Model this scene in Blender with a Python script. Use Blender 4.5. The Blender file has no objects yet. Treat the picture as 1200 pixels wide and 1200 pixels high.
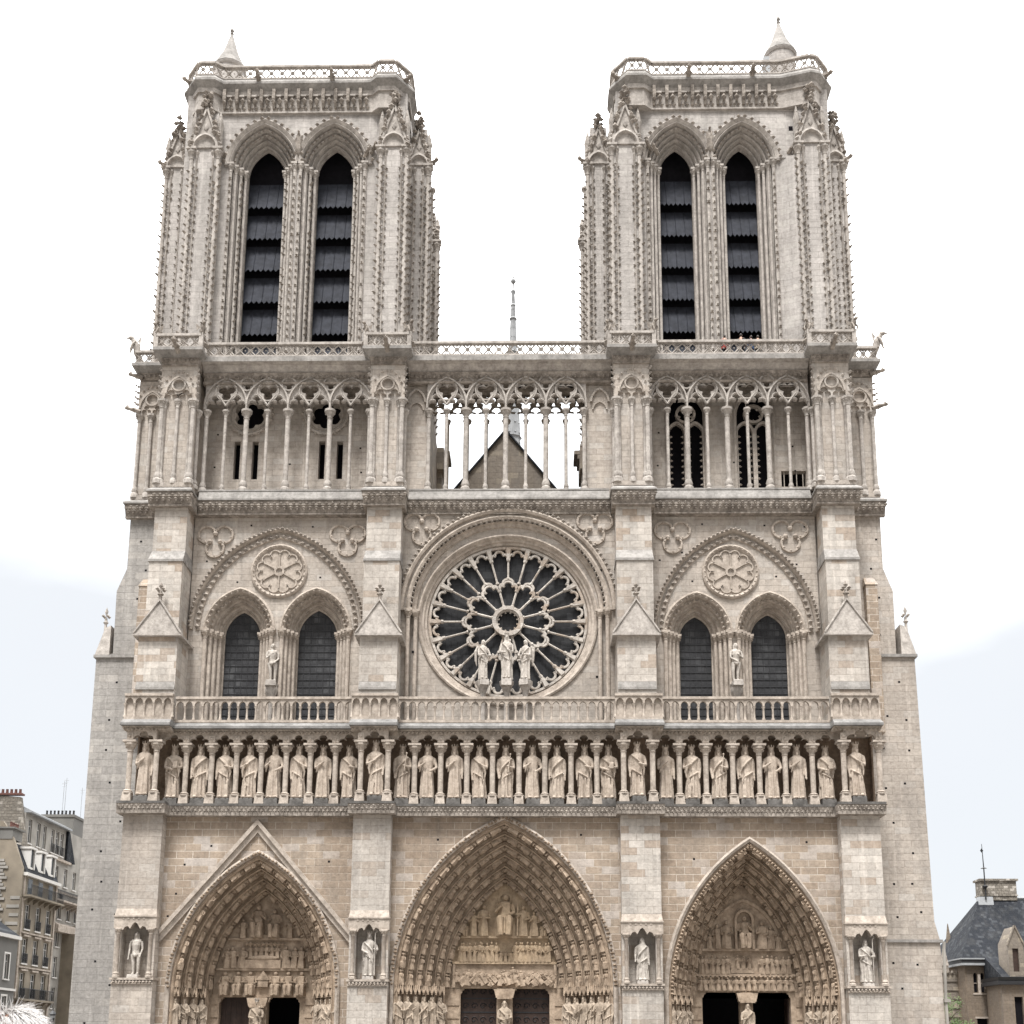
import bpy, bmesh, math, random
from mathutils import Vector, Matrix
sc = bpy.context.scene
COL = sc.collection
PI = math.pi
rnd = random.Random(7)

# ------------------------------------------------------------------ camera
CAM = Vector((1.9, -72.0, 1.65))
YAW, PITCH, ROLL, FPX, PY0 = .0202, .2022, .0055, 1432.5, 937.0
Fv = Vector((-math.sin(YAW)*math.cos(PITCH), math.cos(YAW)*math.cos(PITCH), math.sin(PITCH)))
R0 = Vector((math.cos(YAW), math.sin(YAW), 0)); U0 = R0.cross(Fv)
Rv = R0*math.cos(ROLL)+U0*math.sin(ROLL); Uv = -R0*math.sin(ROLL)+U0*math.cos(ROLL)
cd = bpy.data.cameras.new('camera'); co = bpy.data.objects.new('camera', cd); COL.objects.link(co)
cd.sensor_width = 36; cd.sensor_height = 36; cd.lens = FPX/1200*36
cd.shift_y = (PY0-600)/1200; cd.clip_start = .1; cd.clip_end = 5000
co.matrix_world = Matrix(((Rv.x, Uv.x, -Fv.x, CAM.x), (Rv.y, Uv.y, -Fv.y, CAM.y), (Rv.z, Uv.z, -Fv.z, CAM.z), (0, 0, 0, 1)))
sc.camera = co

# ------------------------------------------------------------------ sky, sun, exposure
SUN_EL, SUN_AZ = math.radians(64), math.radians(-14)      # azimuth measured from the -Y (camera) side
w = bpy.data.worlds.new('World'); sc.world = w; w.use_nodes = True
nt = w.node_tree; N = nt.nodes; L = nt.links; N.clear()
out = N.new('ShaderNodeOutputWorld'); bg = N.new('ShaderNodeBackground')
sky = N.new('ShaderNodeTexSky'); sky.sky_type = 'NISHITA'; sky.sun_disc = False
sky.sun_elevation = SUN_EL; sky.sun_rotation = PI+SUN_AZ
tc = N.new('ShaderNodeTexCoord'); sep = N.new('ShaderNodeSeparateXYZ'); L.new(tc.outputs['Generated'], sep.inputs[0])
noi = N.new('ShaderNodeTexNoise'); noi.inputs['Scale'].default_value = 2.2; noi.inputs['Detail'].default_value = 5; noi.inputs['Roughness'].default_value = .5
mp = N.new('ShaderNodeMapping'); mp.inputs['Scale'].default_value = (1, 1, 2.4); L.new(tc.outputs['Generated'], mp.inputs[0]); L.new(mp.outputs[0], noi.inputs['Vector'])
ad = N.new('ShaderNodeMath'); ad.operation = 'MULTIPLY_ADD'; L.new(noi.outputs['Fac'], ad.inputs[0]); ad.inputs[1].default_value = .36
L.new(sep.outputs['Z'], ad.inputs[2])
cr = N.new('ShaderNodeValToRGB'); L.new(ad.outputs[0], cr.inputs[0])
cr.color_ramp.elements[0].position = .10; cr.color_ramp.elements[0].color = (2.2, 2.27, 2.36, 1)
cr.color_ramp.elements[1].position = .85; cr.color_ramp.elements[1].color = (15.5, 15.4, 15.2, 1)
e = cr.color_ramp.elements.new(.47); e.color = (2.4, 2.46, 2.54, 1); e = cr.color_ramp.elements.new(.62); e.color = (4.6, 4.68, 4.76, 1)
mx = N.new('ShaderNodeMix'); mx.data_type = 'RGBA'; mx.inputs[0].default_value = .96
L.new(sky.outputs[0], mx.inputs[6]); L.new(cr.outputs[0], mx.inputs[7])
# the half of the sky behind the viewer is dimmed to deepen shading on the front, the bright veil lies beyond the towers
yf = N.new('ShaderNodeMapRange'); L.new(sep.outputs['Y'], yf.inputs[0]); yf.inputs[1].default_value = -.7; yf.inputs[2].default_value = .15; yf.inputs[3].default_value = .40; yf.inputs[4].default_value = 1
mu = N.new('ShaderNodeMix'); mu.data_type = 'RGBA'; mu.blend_type = 'MULTIPLY'; mu.inputs[0].default_value = 1; L.new(mx.outputs[2], mu.inputs[6]); L.new(yf.outputs[0], mu.inputs[7])
L.new(mu.outputs[2], bg.inputs[0]); bg.inputs[1].default_value = .1
L.new(bg.outputs[0], out.inputs[0])
sd = bpy.data.lights.new('sun', 'SUN'); so = bpy.data.objects.new('sun', sd); COL.objects.link(so)
sd.energy = 1.5; sd.angle = math.radians(14); sd.color = (1, .985, .96)
sdir = Vector((math.sin(SUN_AZ)*math.cos(SUN_EL), -math.cos(SUN_AZ)*math.cos(SUN_EL), math.sin(SUN_EL)))
so.rotation_euler = sdir.to_track_quat('Z', 'Y').to_euler(); so.location = (0, -80, 120)
sc.view_settings.view_transform = 'Standard'; sc.view_settings.look = 'None'
sc.view_settings.exposure = 1.90; sc.view_settings.gamma = 1

# ------------------------------------------------------------------ materials
def mat_base(name):
    m = bpy.data.materials.new(name); m.use_nodes = True
    t = m.node_tree; b = t.nodes['Principled BSDF']
    return m, t, b
def nd(t, k, **kw):
    n = t.nodes.new(k)
    for a, v in kw.items(): setattr(n, a, v)
    return n
def mixc(t, fac, a, b, mode='MIX'):
    n = nd(t, 'ShaderNodeMix', data_type='RGBA', blend_type=mode)
    for i, v in ((0, fac), (6, a), (7, b)):
        if hasattr(v, 'links') or hasattr(v, 'is_linked'): t.links.new(v, n.inputs[i])
        elif i == 0: n.inputs[0].default_value = v
        else: n.inputs[i].default_value = (*v, 1)
    return n.outputs[2]
def wall_uv(t):
    g = nd(t, 'ShaderNodeNewGeometry'); s = nd(t, 'ShaderNodeSeparateXYZ'); t.links.new(g.outputs['Position'], s.inputs[0])
    n = nd(t, 'ShaderNodeSeparateXYZ'); t.links.new(g.outputs['True Normal'], n.inputs[0])
    a = nd(t, 'ShaderNodeMath', operation='ABSOLUTE'); t.links.new(n.outputs[0], a.inputs[0])
    c = nd(t, 'ShaderNodeMath', operation='GREATER_THAN'); t.links.new(a.outputs[0], c.inputs[0]); c.inputs[1].default_value = .7
    mxx = nd(t, 'ShaderNodeMix', data_type='FLOAT'); t.links.new(c.outputs[0], mxx.inputs[0]); t.links.new(s.outputs[0], mxx.inputs[2]); t.links.new(s.outputs[1], mxx.inputs[3])
    v = nd(t, 'ShaderNodeCombineXYZ'); t.links.new(mxx.outputs[0], v.inputs[0]); t.links.new(s.outputs[2], v.inputs[1])
    return g.outputs['Position'], v.outputs[0]
def noise(t, vec, scale, detail=4, rough=.55, sc3=None):
    n = nd(t, 'ShaderNodeTexNoise'); n.inputs['Scale'].default_value = scale; n.inputs['Detail'].default_value = detail; n.inputs['Roughness'].default_value = rough
    if sc3:
        m = nd(t, 'ShaderNodeMapping'); m.inputs['Scale'].default_value = sc3; t.links.new(vec, m.inputs[0]); vec = m.outputs[0]
    t.links.new(vec, n.inputs['Vector']); return n.outputs['Fac']
def ramp(t, fac, *stops):
    r = nd(t, 'ShaderNodeValToRGB'); t.links.new(fac, r.inputs[0])
    el = r.color_ramp.elements
    while len(el) < len(stops): el.new(.5)
    for e_, (p, c) in zip(el, stops): e_.position = p; e_.color = (*c, 1) if len(c) == 3 else c
    return r.outputs[0]
def bump(t, b, h, s, d=.02):
    n = nd(t, 'ShaderNodeBump'); n.inputs['Strength'].default_value = s; n.inputs['Distance'].default_value = d
    t.links.new(h, n.inputs['Height']); t.links.new(n.outputs[0], b.inputs['Normal'])
def warm(c): return (min(1, c[0]*1.005), c[1]*.987, c[2]*.985)
def stone(name, c1, c2, mortar, row=.42, wid=.95, msize=.014, odd=None, streak=.35, grime=(.16, .15, .14), bs=.5):
    c1, c2, mortar = warm(c1), warm(c2), warm(mortar); odd = warm(odd) if odd else None
    m, t, b = mat_base(name); pos, uv = wall_uv(t)
    br = nd(t, 'ShaderNodeTexBrick'); br.offset = .5; br.squash = 1
    t.links.new(uv, br.inputs['Vector'])
    br.inputs['Color1'].default_value = (*c1, 1); br.inputs['Color2'].default_value = (*c2, 1); br.inputs['Mortar'].default_value = (*mortar, 1)
    br.inputs['Scale'].default_value = 1; br.inputs['Mortar Size'].default_value = msize; br.inputs['Mortar Smooth'].default_value = .3
    br.inputs['Bias'].default_value = 0; br.inputs['Brick Width'].default_value = wid; br.inputs['Row Height'].default_value = row
    col = br.outputs['Color']
    # odd replaced or stained blocks: a second brick grid on the same courses gives each block a random value
    b2 = nd(t, 'ShaderNodeTexBrick'); b2.offset = .5; b2.squash = 1; t.links.new(uv, b2.inputs['Vector'])
    for k, v in (('Color1', (0, 0, 0, 1)), ('Color2', (1, 1, 1, 1)), ('Mortar', (.5, .5, .5, 1)), ('Scale', 1), ('Mortar Size', 0), ('Brick Width', wid), ('Row Height', row)): b2.inputs[k].default_value = v
    if odd:
        col = mixc(t, ramp(t, b2.outputs['Color'], (.76, (0, 0, 0)), (.86, (.9, .9, .9))), col, odd)
        col = mixc(t, ramp(t, b2.outputs['Color'], (.12, (.75, .75, .75)), (.20, (0, 0, 0))), col, tuple(x*.72 for x in c1))
    col = mixc(t, ramp(t, noise(t, pos, .22, 5), (.35, (0, 0, 0)), (.66, (.65, .65, .65))), col, tuple(x*.80 for x in c2))
    col = mixc(t, ramp(t, noise(t, pos, 1.0, 6, .65, (1.1, 1.1, .16)), (.47, (0, 0, 0)), (.70, (streak,)*3)), col, grime)
    col = mixc(t, ramp(t, noise(t, pos, 1.3, 5, .6, (2.6, 2.6, .10)), (.56, (0, 0, 0)), (.72, (streak*.8,)*3)), col, tuple(min(1, x*1.25) for x in c1))
    col = mixc(t, .6, col, ramp(t, noise(t, pos, 4.5, 8, .7), (.30, (.62, .61, .60)), (.60, (1.18, 1.18, 1.18))), 'MULTIPLY')
    t.links.new(col, b.inputs['Base Color']); b.inputs['Roughness'].default_value = .9
    b.inputs['Specular IOR Level'].default_value = .2
    add = nd(t, 'ShaderNodeMath', operation='MULTIPLY_ADD'); t.links.new(noise(t, pos, 7, 6, .65), add.inputs[0]); add.inputs[1].default_value = .6; t.links.new(br.outputs['Fac'], add.inputs[2])
    inv = nd(t, 'ShaderNodeMath', operation='SUBTRACT'); t.links.new(noise(t, pos, 7, 6, .65), inv.inputs[0]); t.links.new(br.outputs['Fac'], inv.inputs[1])
    bump(t, b, inv.outputs[0], bs*1.3, .045)
    return m
def carved(name, c, dark, scale=1.6, lo=.38, hi=.68, bs=.5, bscale=6):
    c, dark = warm(c), warm(dark)
    m, t, b = mat_base(name); g = nd(t, 'ShaderNodeNewGeometry'); pos = g.outputs['Position']
    col = mixc(t, ramp(t, noise(t, pos, scale, 6, .62), (lo, (0, 0, 0)), (hi, (.9, .9, .9))), c, dark)
    col = mixc(t, ramp(t, noise(t, pos, 1.2, 5, .6, (1.2, 1.2, .2)), (.5, (0, 0, 0)), (.8, (.45,)*3)), col, tuple(x*.6 for x in dark))
    col = mixc(t, .65, col, ramp(t, noise(t, pos, bscale*.9, 7, .7), (.32, (.58, .57, .56)), (.58, (1.18, 1.18, 1.18))), 'MULTIPLY')
    t.links.new(col, b.inputs['Base Color']); b.inputs['Roughness'].default_value = .92; b.inputs['Specular IOR Level'].default_value = .2
    bump(t, b, noise(t, pos, bscale, 6, .65), bs, .05)
    return m
def plain(name, c, rough=.6, metal=0, var=.25, scale=3, spec=.4):
    m, t, b = mat_base(name); g = nd(t, 'ShaderNodeNewGeometry')
    col = mixc(t, ramp(t, noise(t, g.outputs['Position'], scale, 5), (.35, (0, 0, 0)), (.7, (1, 1, 1))), c, tuple(x*(1-var) for x in c))
    t.links.new(col, b.inputs['Base Color']); b.inputs['Roughness'].default_value = rough; b.inputs['Metallic'].default_value = metal; b.inputs['Specular IOR Level'].default_value = spec
    return m
M = {}
M['tower'] = stone('pale grey limestone', (.49, .465, .438), (.345, .325, .304), (.27, .25, .225), row=.45, wid=1.15, msize=.011, odd=(.46, .44, .41), streak=.5)
M['wall'] = stone('warm limestone ashlar', (.50, .455, .402), (.35, .312, .272), (.30, .265, .225), row=.40, wid=.95, msize=.012, odd=(.48, .45, .41), streak=.4)
M['low'] = stone('tan limestone ashlar', (.43, .362, .29), (.275, .218, .166), (.62, .56, .485), row=.43, wid=.95, msize=.024, odd=(.50, .46, .42), streak=.3)
M['clean'] = stone('pale cleaned limestone', (.57, .535, .485), (.39, .358, .32), (.34, .305, .262), row=.42, wid=.9, msize=.012, odd=(.36, .295, .235), streak=.42)
M['flank'] = stone('grey weathered limestone', (.40, .385, .36), (.285, .275, .26), (.25, .24, .225), row=.45, wid=1.2, msize=.013, odd=(.43, .41, .38), streak=.45)
M['trim'] = carved('carved grey limestone', (.43, .402, .368), (.26, .24, .218), 2.0)
M['trimw'] = carved('carved warm limestone', (.43, .382, .33), (.265, .23, .195), 2.0)
M['leaf'] = carved('weathered and shaded foliage carving', (.37, .335, .295), (.17, .15, .13), 2.4, .33, .6, .9)  # darker tone carries dirt plus crocket shading put into the colour
M['portal'] = carved('brown portal sculpture', (.41, .328, .248), (.20, .153, .113), 1.8, .38, .72, .7, 5)
M['statue'] = carved('statue limestone', (.42, .362, .302), (.25, .205, .165), 1.7, .45, .8, .35, 8)
M['jamb'] = carved('portal column statue stone', (.39, .328, .26), (.21, .17, .132), 1.7, .42, .75, .4, 8)
M['statueg'] = carved('statue grey limestone', (.45, .42, .38), (.30, .275, .24), 2.0, .45, .8, .35, 8)
M['leafw'] = carved('brown foliage carving', (.30, .235, .175), (.15, .115, .085), 2.4, .35, .65, .8)
M['tymp'] = carved('ochre tinted relief', (.43, .335, .23), (.27, .21, .15), 1.3, .35, .7, .7, 5)
M['lead'] = carved('weathered lead ledge', (.32, .308, .29), (.17, .163, .153), 1.2, .35, .7, .3)
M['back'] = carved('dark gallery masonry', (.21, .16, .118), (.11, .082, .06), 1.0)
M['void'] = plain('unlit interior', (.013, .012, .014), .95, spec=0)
M['glass'] = stone('dark leaded glass', (.034, .035, .038), (.013, .0135, .015), (.008, .008, .008), row=.46, wid=.38, msize=.02, odd=(.05, .052, .055), streak=.3, grime=(.05, .05, .05), bs=.15)
for n_ in M['glass'].node_tree.nodes:
    if n_.type == 'BSDF_PRINCIPLED': n_.inputs['Roughness'].default_value = .4; n_.inputs['Specular IOR Level'].default_value = .22
M['window_glass'] = stone('grey leaded window glass', (.062, .064, .068), (.036, .037, .040), (.02, .02, .02), row=.46, wid=.38, msize=.012, odd=(.085, .088, .092), streak=.3, grime=(.07, .07, .07), bs=.15)
M['iron'] = plain('black iron', (.02, .02, .022), .5)
M['slab'] = carved('grey lead slab', (.235, .232, .225), (.12, .118, .114), 1.2, .35, .7, .3)
M['plinth'] = carved('soot darkened ledge', (.13, .125, .118), (.06, .057, .053), 1.6)
M['louvre'] = plain('lead covered louvre', (.036, .039, .050), .8, var=.5, scale=2.5, spec=.2)
M['wood'] = plain('dark oak door', (.040, .022, .016), .6, var=.4, scale=4)
M['slate'] = stone('blue grey slate', (.022, .025, .031), (.014, .0165, .021), (.014, .016, .02), row=.28, wid=.35, msize=.012, odd=(.05, .055, .062), streak=.5, grime=(.06, .06, .06))
M['zinc'] = plain('grey zinc', (.30, .31, .32), .45, var=.2)
M['gable'] = stone('grey brown gable masonry', (.23, .20, .165), (.18, .158, .132), (.17, .15, .125), row=.45, wid=1.1, odd=(.32, .28, .22))
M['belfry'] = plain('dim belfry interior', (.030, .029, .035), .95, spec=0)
M['spire'] = plain('lead spire', (.27, .275, .28), .6, var=.3, scale=1.5)

# ------------------------------------------------------------------ mesh builder
class MB:
    def __init__(s): s.v = []; s.f = []; s.m = []; s.k = 0
    def add(s, vs, fs, mi=None):
        o = len(s.v); s.v.extend([tuple(p) for p in vs])
        for f in fs: s.f.append([i+o for i in f]); s.m.append(s.k if mi is None else mi)
        return s
    def box(s, x0, x1, y0, y1, z0, z1, mi=None):
        v = [(x, y, z) for z in (z0, z1) for y in (y0, y1) for x in (x0, x1)]
        return s.add(v, [(0, 1, 5, 4), (1, 3, 7, 5), (3, 2, 6, 7), (2, 0, 4, 6), (4, 5, 7, 6), (0, 2, 3, 1)], mi)
    def frust(s, x0, x1, y0, y1, z0, X0, X1, Y0, Y1, z1, mi=None):
        v = [(x0, y0, z0), (x1, y0, z0), (x1, y1, z0), (x0, y1, z0), (X0, Y0, z1), (X1, Y0, z1), (X1, Y1, z1), (X0, Y1, z1)]
        return s.add(v, [(0, 1, 5, 4), (1, 2, 6, 5), (2, 3, 7, 6), (3, 0, 4, 7), (4, 5, 6, 7), (0, 3, 2, 1)], mi)
    def prism(s, poly, y0, y1, mi=None):                     # XZ polygon extruded along Y
        n = len(poly); v = [(x, y0, z) for x, z in poly]+[(x, y1, z) for x, z in poly]
        return s.add(v, [tuple(range(n)), tuple(range(2*n-1, n-1, -1))]+[(i, (i+1) % n, n+(i+1) % n, n+i) for i in range(n)], mi)
    def plan(s, poly, z0, z1, poly2=None, mi=None):          # XY polygon extruded along Z
        n = len(poly); q = poly2 or poly; v = [(x, y, z0) for x, y in poly]+[(x, y, z1) for x, y in q]
        return s.add(v, [tuple(range(n)), tuple(range(n, 2*n))]+[(i, (i+1) % n, n+(i+1) % n, n+i) for i in range(n)], mi)
    def side(s, poly, x0, x1, mi=None):                      # YZ polygon extruded along X
        n = len(poly); v = [(x0, y, z) for y, z in poly]+[(x1, y, z) for y, z in poly]
        return s.add(v, [tuple(range(n)), tuple(range(n, 2*n))]+[(i, (i+1) % n, n+(i+1) % n, n+i) for i in range(n)], mi)
    def plate(s, outer, holes, y0, y1, mi=None):             # flat slab with holes
        cu = bpy.data.curves.new('c', 'CURVE'); cu.dimensions = '2D'; cu.fill_mode = 'BOTH'; cu.extrude = abs(y1-y0)/2
        for pl in [outer]+list(holes):
            sp = cu.splines.new('POLY'); sp.points.add(len(pl)-1); sp.use_cyclic_u = True
            for p, (x, z) in zip(sp.points, pl): p.co = (x, z, 0, 1)
        o = bpy.data.objects.new('c', cu); COL.objects.link(o)
        dg = bpy.context.evaluated_depsgraph_get(); me = bpy.data.meshes.new_from_object(o.evaluated_get(dg))
        c = (y0+y1)/2
        s.add([(p.co.x, c-p.co.z, p.co.y) for p in me.vertices], [tuple(p.vertices) for p in me.polygons], mi)
        bpy.data.objects.remove(o); bpy.data.curves.remove(cu); bpy.data.meshes.remove(me); return s
    def tube(s, pts, r, n=6, cyc=False, mi=None, cap=True):
        P = [Vector(p) for p in pts]; m = len(P); rr = r if isinstance(r, (list, tuple)) else [r]*m
        v = []; ref = None
        for i, p in enumerate(P):
            a = P[(i-1) % m] if (i > 0 or cyc) else p; b = P[(i+1) % m] if (i < m-1 or cyc) else p
            d = (b-a).normalized() if (b-a).length > 1e-9 else Vector((0, 0, 1))
            if ref is None: ref = d.orthogonal().normalized() if abs(d.y) > .95 else (Vector((0, 1, 0))-d*d.y).normalized()
            u = (ref-d*ref.dot(d)).normalized(); ref = u; q = d.cross(u)
            v += [p+(u*math.cos(2*PI*k/n)+q*math.sin(2*PI*k/n))*rr[i] for k in range(n)]
        f = []
        for i in range(m if cyc else m-1):
            j = (i+1) % m
            f += [(i*n+k, i*n+(k+1) % n, j*n+(k+1) % n, j*n+k) for k in range(n)]
        if cap and not cyc: f += [tuple(range(n)), tuple(range((m-1)*n, m*n))]
        return s.add(v, f, mi)
    def lathe(s, x, y, prof, n=10, mi=None):
        v = []; m = len(prof)
        for r, z in prof: v += [(x+r*math.cos(2*PI*k/n), y+r*math.sin(2*PI*k/n), z) for k in range(n)]
        f = [(i*n+k, i*n+(k+1) % n, (i+1)*n+(k+1) % n, (i+1)*n+k) for i in range(m-1) for k in range(n)]
        return s.add(v, f+[tuple(range(n)), tuple(range((m-1)*n, m*n))], mi)
    def blob(s, c, r, nu=8, nv=5, mi=None, mat=None):
        rx, ry, rz = (r, r, r) if not isinstance(r, (tuple, list)) else r; v = []
        for i in range(nv+1):
            a = PI*i/nv
            for k in range(nu if 0 < i < nv else 1):
                b = 2*PI*k/nu; p = Vector((rx*math.sin(a)*math.cos(b), ry*math.sin(a)*math.sin(b), rz*math.cos(a)))
                if mat: p = mat @ p
                v.append(p+Vector(c))
        f = []; row = lambda i: 0 if i == 0 else 1+(i-1)*nu
        for k in range(nu):
            k2 = (k+1) % nu; f.append((0, 1+k, 1+k2))
            for i in range(1, nv-1): f.append((row(i)+k, row(i+1)+k, row(i+1)+k2, row(i)+k2))
            f.append((row(nv-1)+k, row(nv), row(nv-1)+k2))
        return s.add(v, f, mi)
    def octa(s, c, rx, ry=None, rz=None, mi=None):
        ry = rx if ry is None else ry; rz = rx if rz is None else rz; x, y, z = c
        v = [(x+rx, y, z), (x-rx, y, z), (x, y+ry, z), (x, y-ry, z), (x, y, z+rz), (x, y, z-rz)]
        return s.add(v, [(0, 2, 4), (2, 1, 4), (1, 3, 4), (3, 0, 4), (2, 0, 5), (1, 2, 5), (3, 1, 5), (0, 3, 5)], mi)
    def arch(s, cx, zs, c, prof, n=14, z0=None, closed=True, mi=None):   # profile (R, y) swept round a pointed arch, legs down to z0
        m = len(prof); rows = []
        def col(sgn, R, t):
            a = t*math.acos(min(1, c/R)); return (cx+sgn*(R*math.cos(a)-c), zs+R*math.sin(a))
        if z0 is not None: rows.append([(cx-(R-c), y, z0) for R, y in prof])
        for i in range(n+1): rows.append([(lambda q: (q[0], y, q[1]))(col(-1, R, i/n)) for R, y in prof])
        for i in range(n-1, -1, -1): rows.append([(lambda q: (q[0], y, q[1]))(col(1, R, i/n)) for R, y in prof])
        if z0 is not None: rows.append([(cx+(R-c), y, z0) for R, y in prof])
        v = [p for r_ in rows for p in r_]; f = []
        for i in range(len(rows)-1):
            for k in range(m if closed else m-1): f.append((i*m+k, i*m+(k+1) % m, (i+1)*m+(k+1) % m, (i+1)*m+k))
        if closed: f += [tuple(range(m)), tuple(range((len(rows)-1)*m, len(rows)*m))]
        return s.add(v, f, mi)
    def ring(s, cx, cz, prof, n=48, a0=0, a1=2*PI, closed=True, mi=None):
        m = len(prof); full = abs(a1-a0-2*PI) < 1e-6; k = n if full else n+1
        v = [(cx+R*math.cos(a0+(a1-a0)*i/n), y, cz+R*math.sin(a0+(a1-a0)*i/n)) for i in range(k) for R, y in prof]; f = []
        for i in range(n):
            j = (i+1) % k
            for q in range(m if closed else m-1): f.append((i*m+q, i*m+(q+1) % m, j*m+(q+1) % m, j*m+q))
        return s.add(v, f, mi)
    def xf(s, i0, mtx):
        for i in range(i0, len(s.v)): s.v[i] = tuple(mtx @ Vector(s.v[i]))
        return s
    def mesh(s, name, mats, smooth=38):
        me = bpy.data.meshes.new(name); me.from_pydata(s.v, [], s.f)
        for q in (mats if isinstance(mats, (list, tuple)) else [mats]): me.materials.append(M[q] if isinstance(q, str) else q)
        me.polygons.foreach_set('material_index', s.m)
        bm = bmesh.new(); bm.from_mesh(me); bmesh.ops.recalc_face_normals(bm, faces=bm.faces); bm.to_mesh(me); bm.free()
        me.shade_smooth(); me.set_sharp_from_angle(angle=math.radians(smooth)); me.update(); return me
    def build(s, name, mats, parent=None, smooth=38):
        o = bpy.data.objects.new(name, s.mesh(name, mats, smooth)); COL.objects.link(o)
        if parent is not None: o.parent = parent; o.matrix_parent_inverse = parent.matrix_world.inverted()
        return o
def tag(o, label=None, cat=None, group=None, kind=None):
    if label: o['label'] = label
    if cat: o['category'] = cat
    if group: o['group'] = group
    if kind: o['kind'] = kind
    return o
def empty(name, loc, label=None, cat=None, group=None, parent=None):
    o = bpy.data.objects.new(name, None); COL.objects.link(o); o.empty_display_size = .3
    o.location = loc; o.matrix_world = Matrix.Translation(loc)
    if parent is not None: o.parent = parent
    return tag(o, label, cat, group)
def circ(cx, cz, r, n=16, a0=0): return [(cx+r*math.cos(a0+2*PI*k/n), cz+r*math.sin(a0+2*PI*k/n)) for k in range(n)]
def foil(cx, cz, r, lobes=3, rot=PI/2, d=.55, lr=.5, n=6):   # multifoil outline: lobe circles of lr*r centred d*r out
    P = []; h = PI/lobes
    lim = h+PI/2-math.acos(min(1, d*math.sin(h)/lr))
    for k in range(lobes):
        a = rot+2*PI*k/lobes; ox = cx+d*r*math.cos(a); oz = cz+d*r*math.sin(a)
        for i in range(n+1):
            b = a-lim+2*lim*i/n; P.append((ox+lr*r*math.cos(b), oz+lr*r*math.sin(b)))
    return P
def parch(cx, zs, a, c, z0=None, n=10):                      # pointed arch outline, left foot -> apex -> right foot
    R = a+c; A = math.acos(c/R); P = [(cx-(R*math.cos(A*i/n)-c), zs+R*math.sin(A*i/n)) for i in range(n+1)]
    P += [(cx+(R*math.cos(A*i/n)-c), zs+R*math.sin(A*i/n)) for i in range(n-1, -1, -1)]
    if z0 is not None: P = [(cx-a, z0)]+P+[(cx+a, z0)]
    return P
def trefarch(x0, x1, zs, h, n=5):                            # trefoil headed arch between two capitals
    w_ = x1-x0; cx = (x0+x1)/2; P = [(x0, zs)]
    r1 = w_*.25
    for i in range(n+1): a = PI-(PI*.75)*i/n; P.append((x0+r1*1.05+r1*math.cos(a), zs+h*.30+r1*.8*math.sin(a)))
    r2 = w_*.285
    for i in range(n+1): a = PI*1.1-(PI*1.2)*i/n; P.append((cx+r2*math.cos(a), zs+h*.62+r2*1.0*math.sin(a)))
    for i in range(n+1): a = PI*.75-(PI*.75)*i/n; P.append((x1-r1*1.05+r1*math.cos(a), zs+h*.30+r1*.8*math.sin(a)))
    P.append((x1, zs)); return P
def kingarch(x0, x1, zs, n=7):                                # wide trefoil head over a gallery statue
    w_ = x1-x0; cx = (x0+x1)/2; P = [(x0, zs)]
    for i in range(n+1): a = PI*1.05-PI*.85*i/n; P.append((x0+w_*.20+w_*.20*math.cos(a), zs+.10+w_*.17*math.sin(a)))
    for i in range(n+1): a = PI*1.02-PI*1.04*i/n; P.append((cx+w_*.23*math.cos(a), zs+.27+w_*.25*math.sin(a)))
    for i in range(n+1): a = PI*.80-PI*.85*i/n; P.append((x1-w_*.20+w_*.20*math.cos(a), zs+.10+w_*.17*math.sin(a)))
    return P+[(x1, zs)]
def leaves(mb, x0, x1, y, z, step=.38, r=.13, mi=None):      # a row of leaf bosses along a moulding
    n = max(1, int(round((x1-x0)/step)))
    for i in range(n):
        x = x0+(i+.5)*(x1-x0)/n
        mb.octa((x, y, z), r*1.15*rnd.uniform(.85, 1.1), r*.9, r*rnd.uniform(.9, 1.2), mi)
        mb.octa((x+rnd.uniform(-.05, .05), y-.05, z-r*1.05), r*.55, r*.6, r*.5, mi)
def column(mb, x, y, z0, z1, r, n=8, cap=.5, base=.45, abacus=True):
    mb.lathe(x, y, [(r*2.0, z0), (r*2.0, z0+base*.35), (r*1.35, z0+base*.5), (r*1.7, z0+base*.68), (r*1.15, z0+base)], n)
    mb.lathe(x, y, [(r, z0+base), (r, z1-cap), (r*1.25, z1-cap+.03), (r*1.02, z1-cap+.08), (r*1.15, z1-cap*.7), (r*1.9, z1-cap*.3), (r*2.2, z1-cap*.26), (r*2.25, z1-.02), (r*2.0, z1)], n)
    for k in range(6):
        a = 2*PI*k/6; mb.octa((x+r*1.55*math.cos(a), y+r*1.55*math.sin(a), z1-cap*.45), r*.5, r*.5, r*.6)
def crockets(mb, x, y, z0, z1, dx, dy, step=.55, r=.13, mi=0):
    n = int((z1-z0)/step)
    for i in range(n):
        if rnd.random() < .04: continue
        z = z0+(i+.5+rnd.uniform(-.08, .08))*step; r_ = r; r = r_*rnd.uniform(.8, 1.2); mb.octa((x+dx*.6, y+dy*.6, z), r, r, r*.75, mi); mb.octa((x+dx*1.25, y+dy*1.25, z+r*.55), r*.75, r*.75, r*.6, mi); r = r_
def finial(mb, x, y, z, h, r):
    mb.lathe(x, y, [(r*.45, z), (r*.4, z+h*.35), (r*.8, z+h*.4), (r*.4, z+h*.48), (r*.35, z+h*.6)], 6)
    for k in range(4):
        a = PI/4+PI/2*k; mb.octa((x+r*.9*math.cos(a), y+r*.9*math.sin(a), z+h*.66), r*.55, r*.55, r*.5)
    mb.octa((x, y, z+h*.85), r*.55, r*.55, h*.2)
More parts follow.
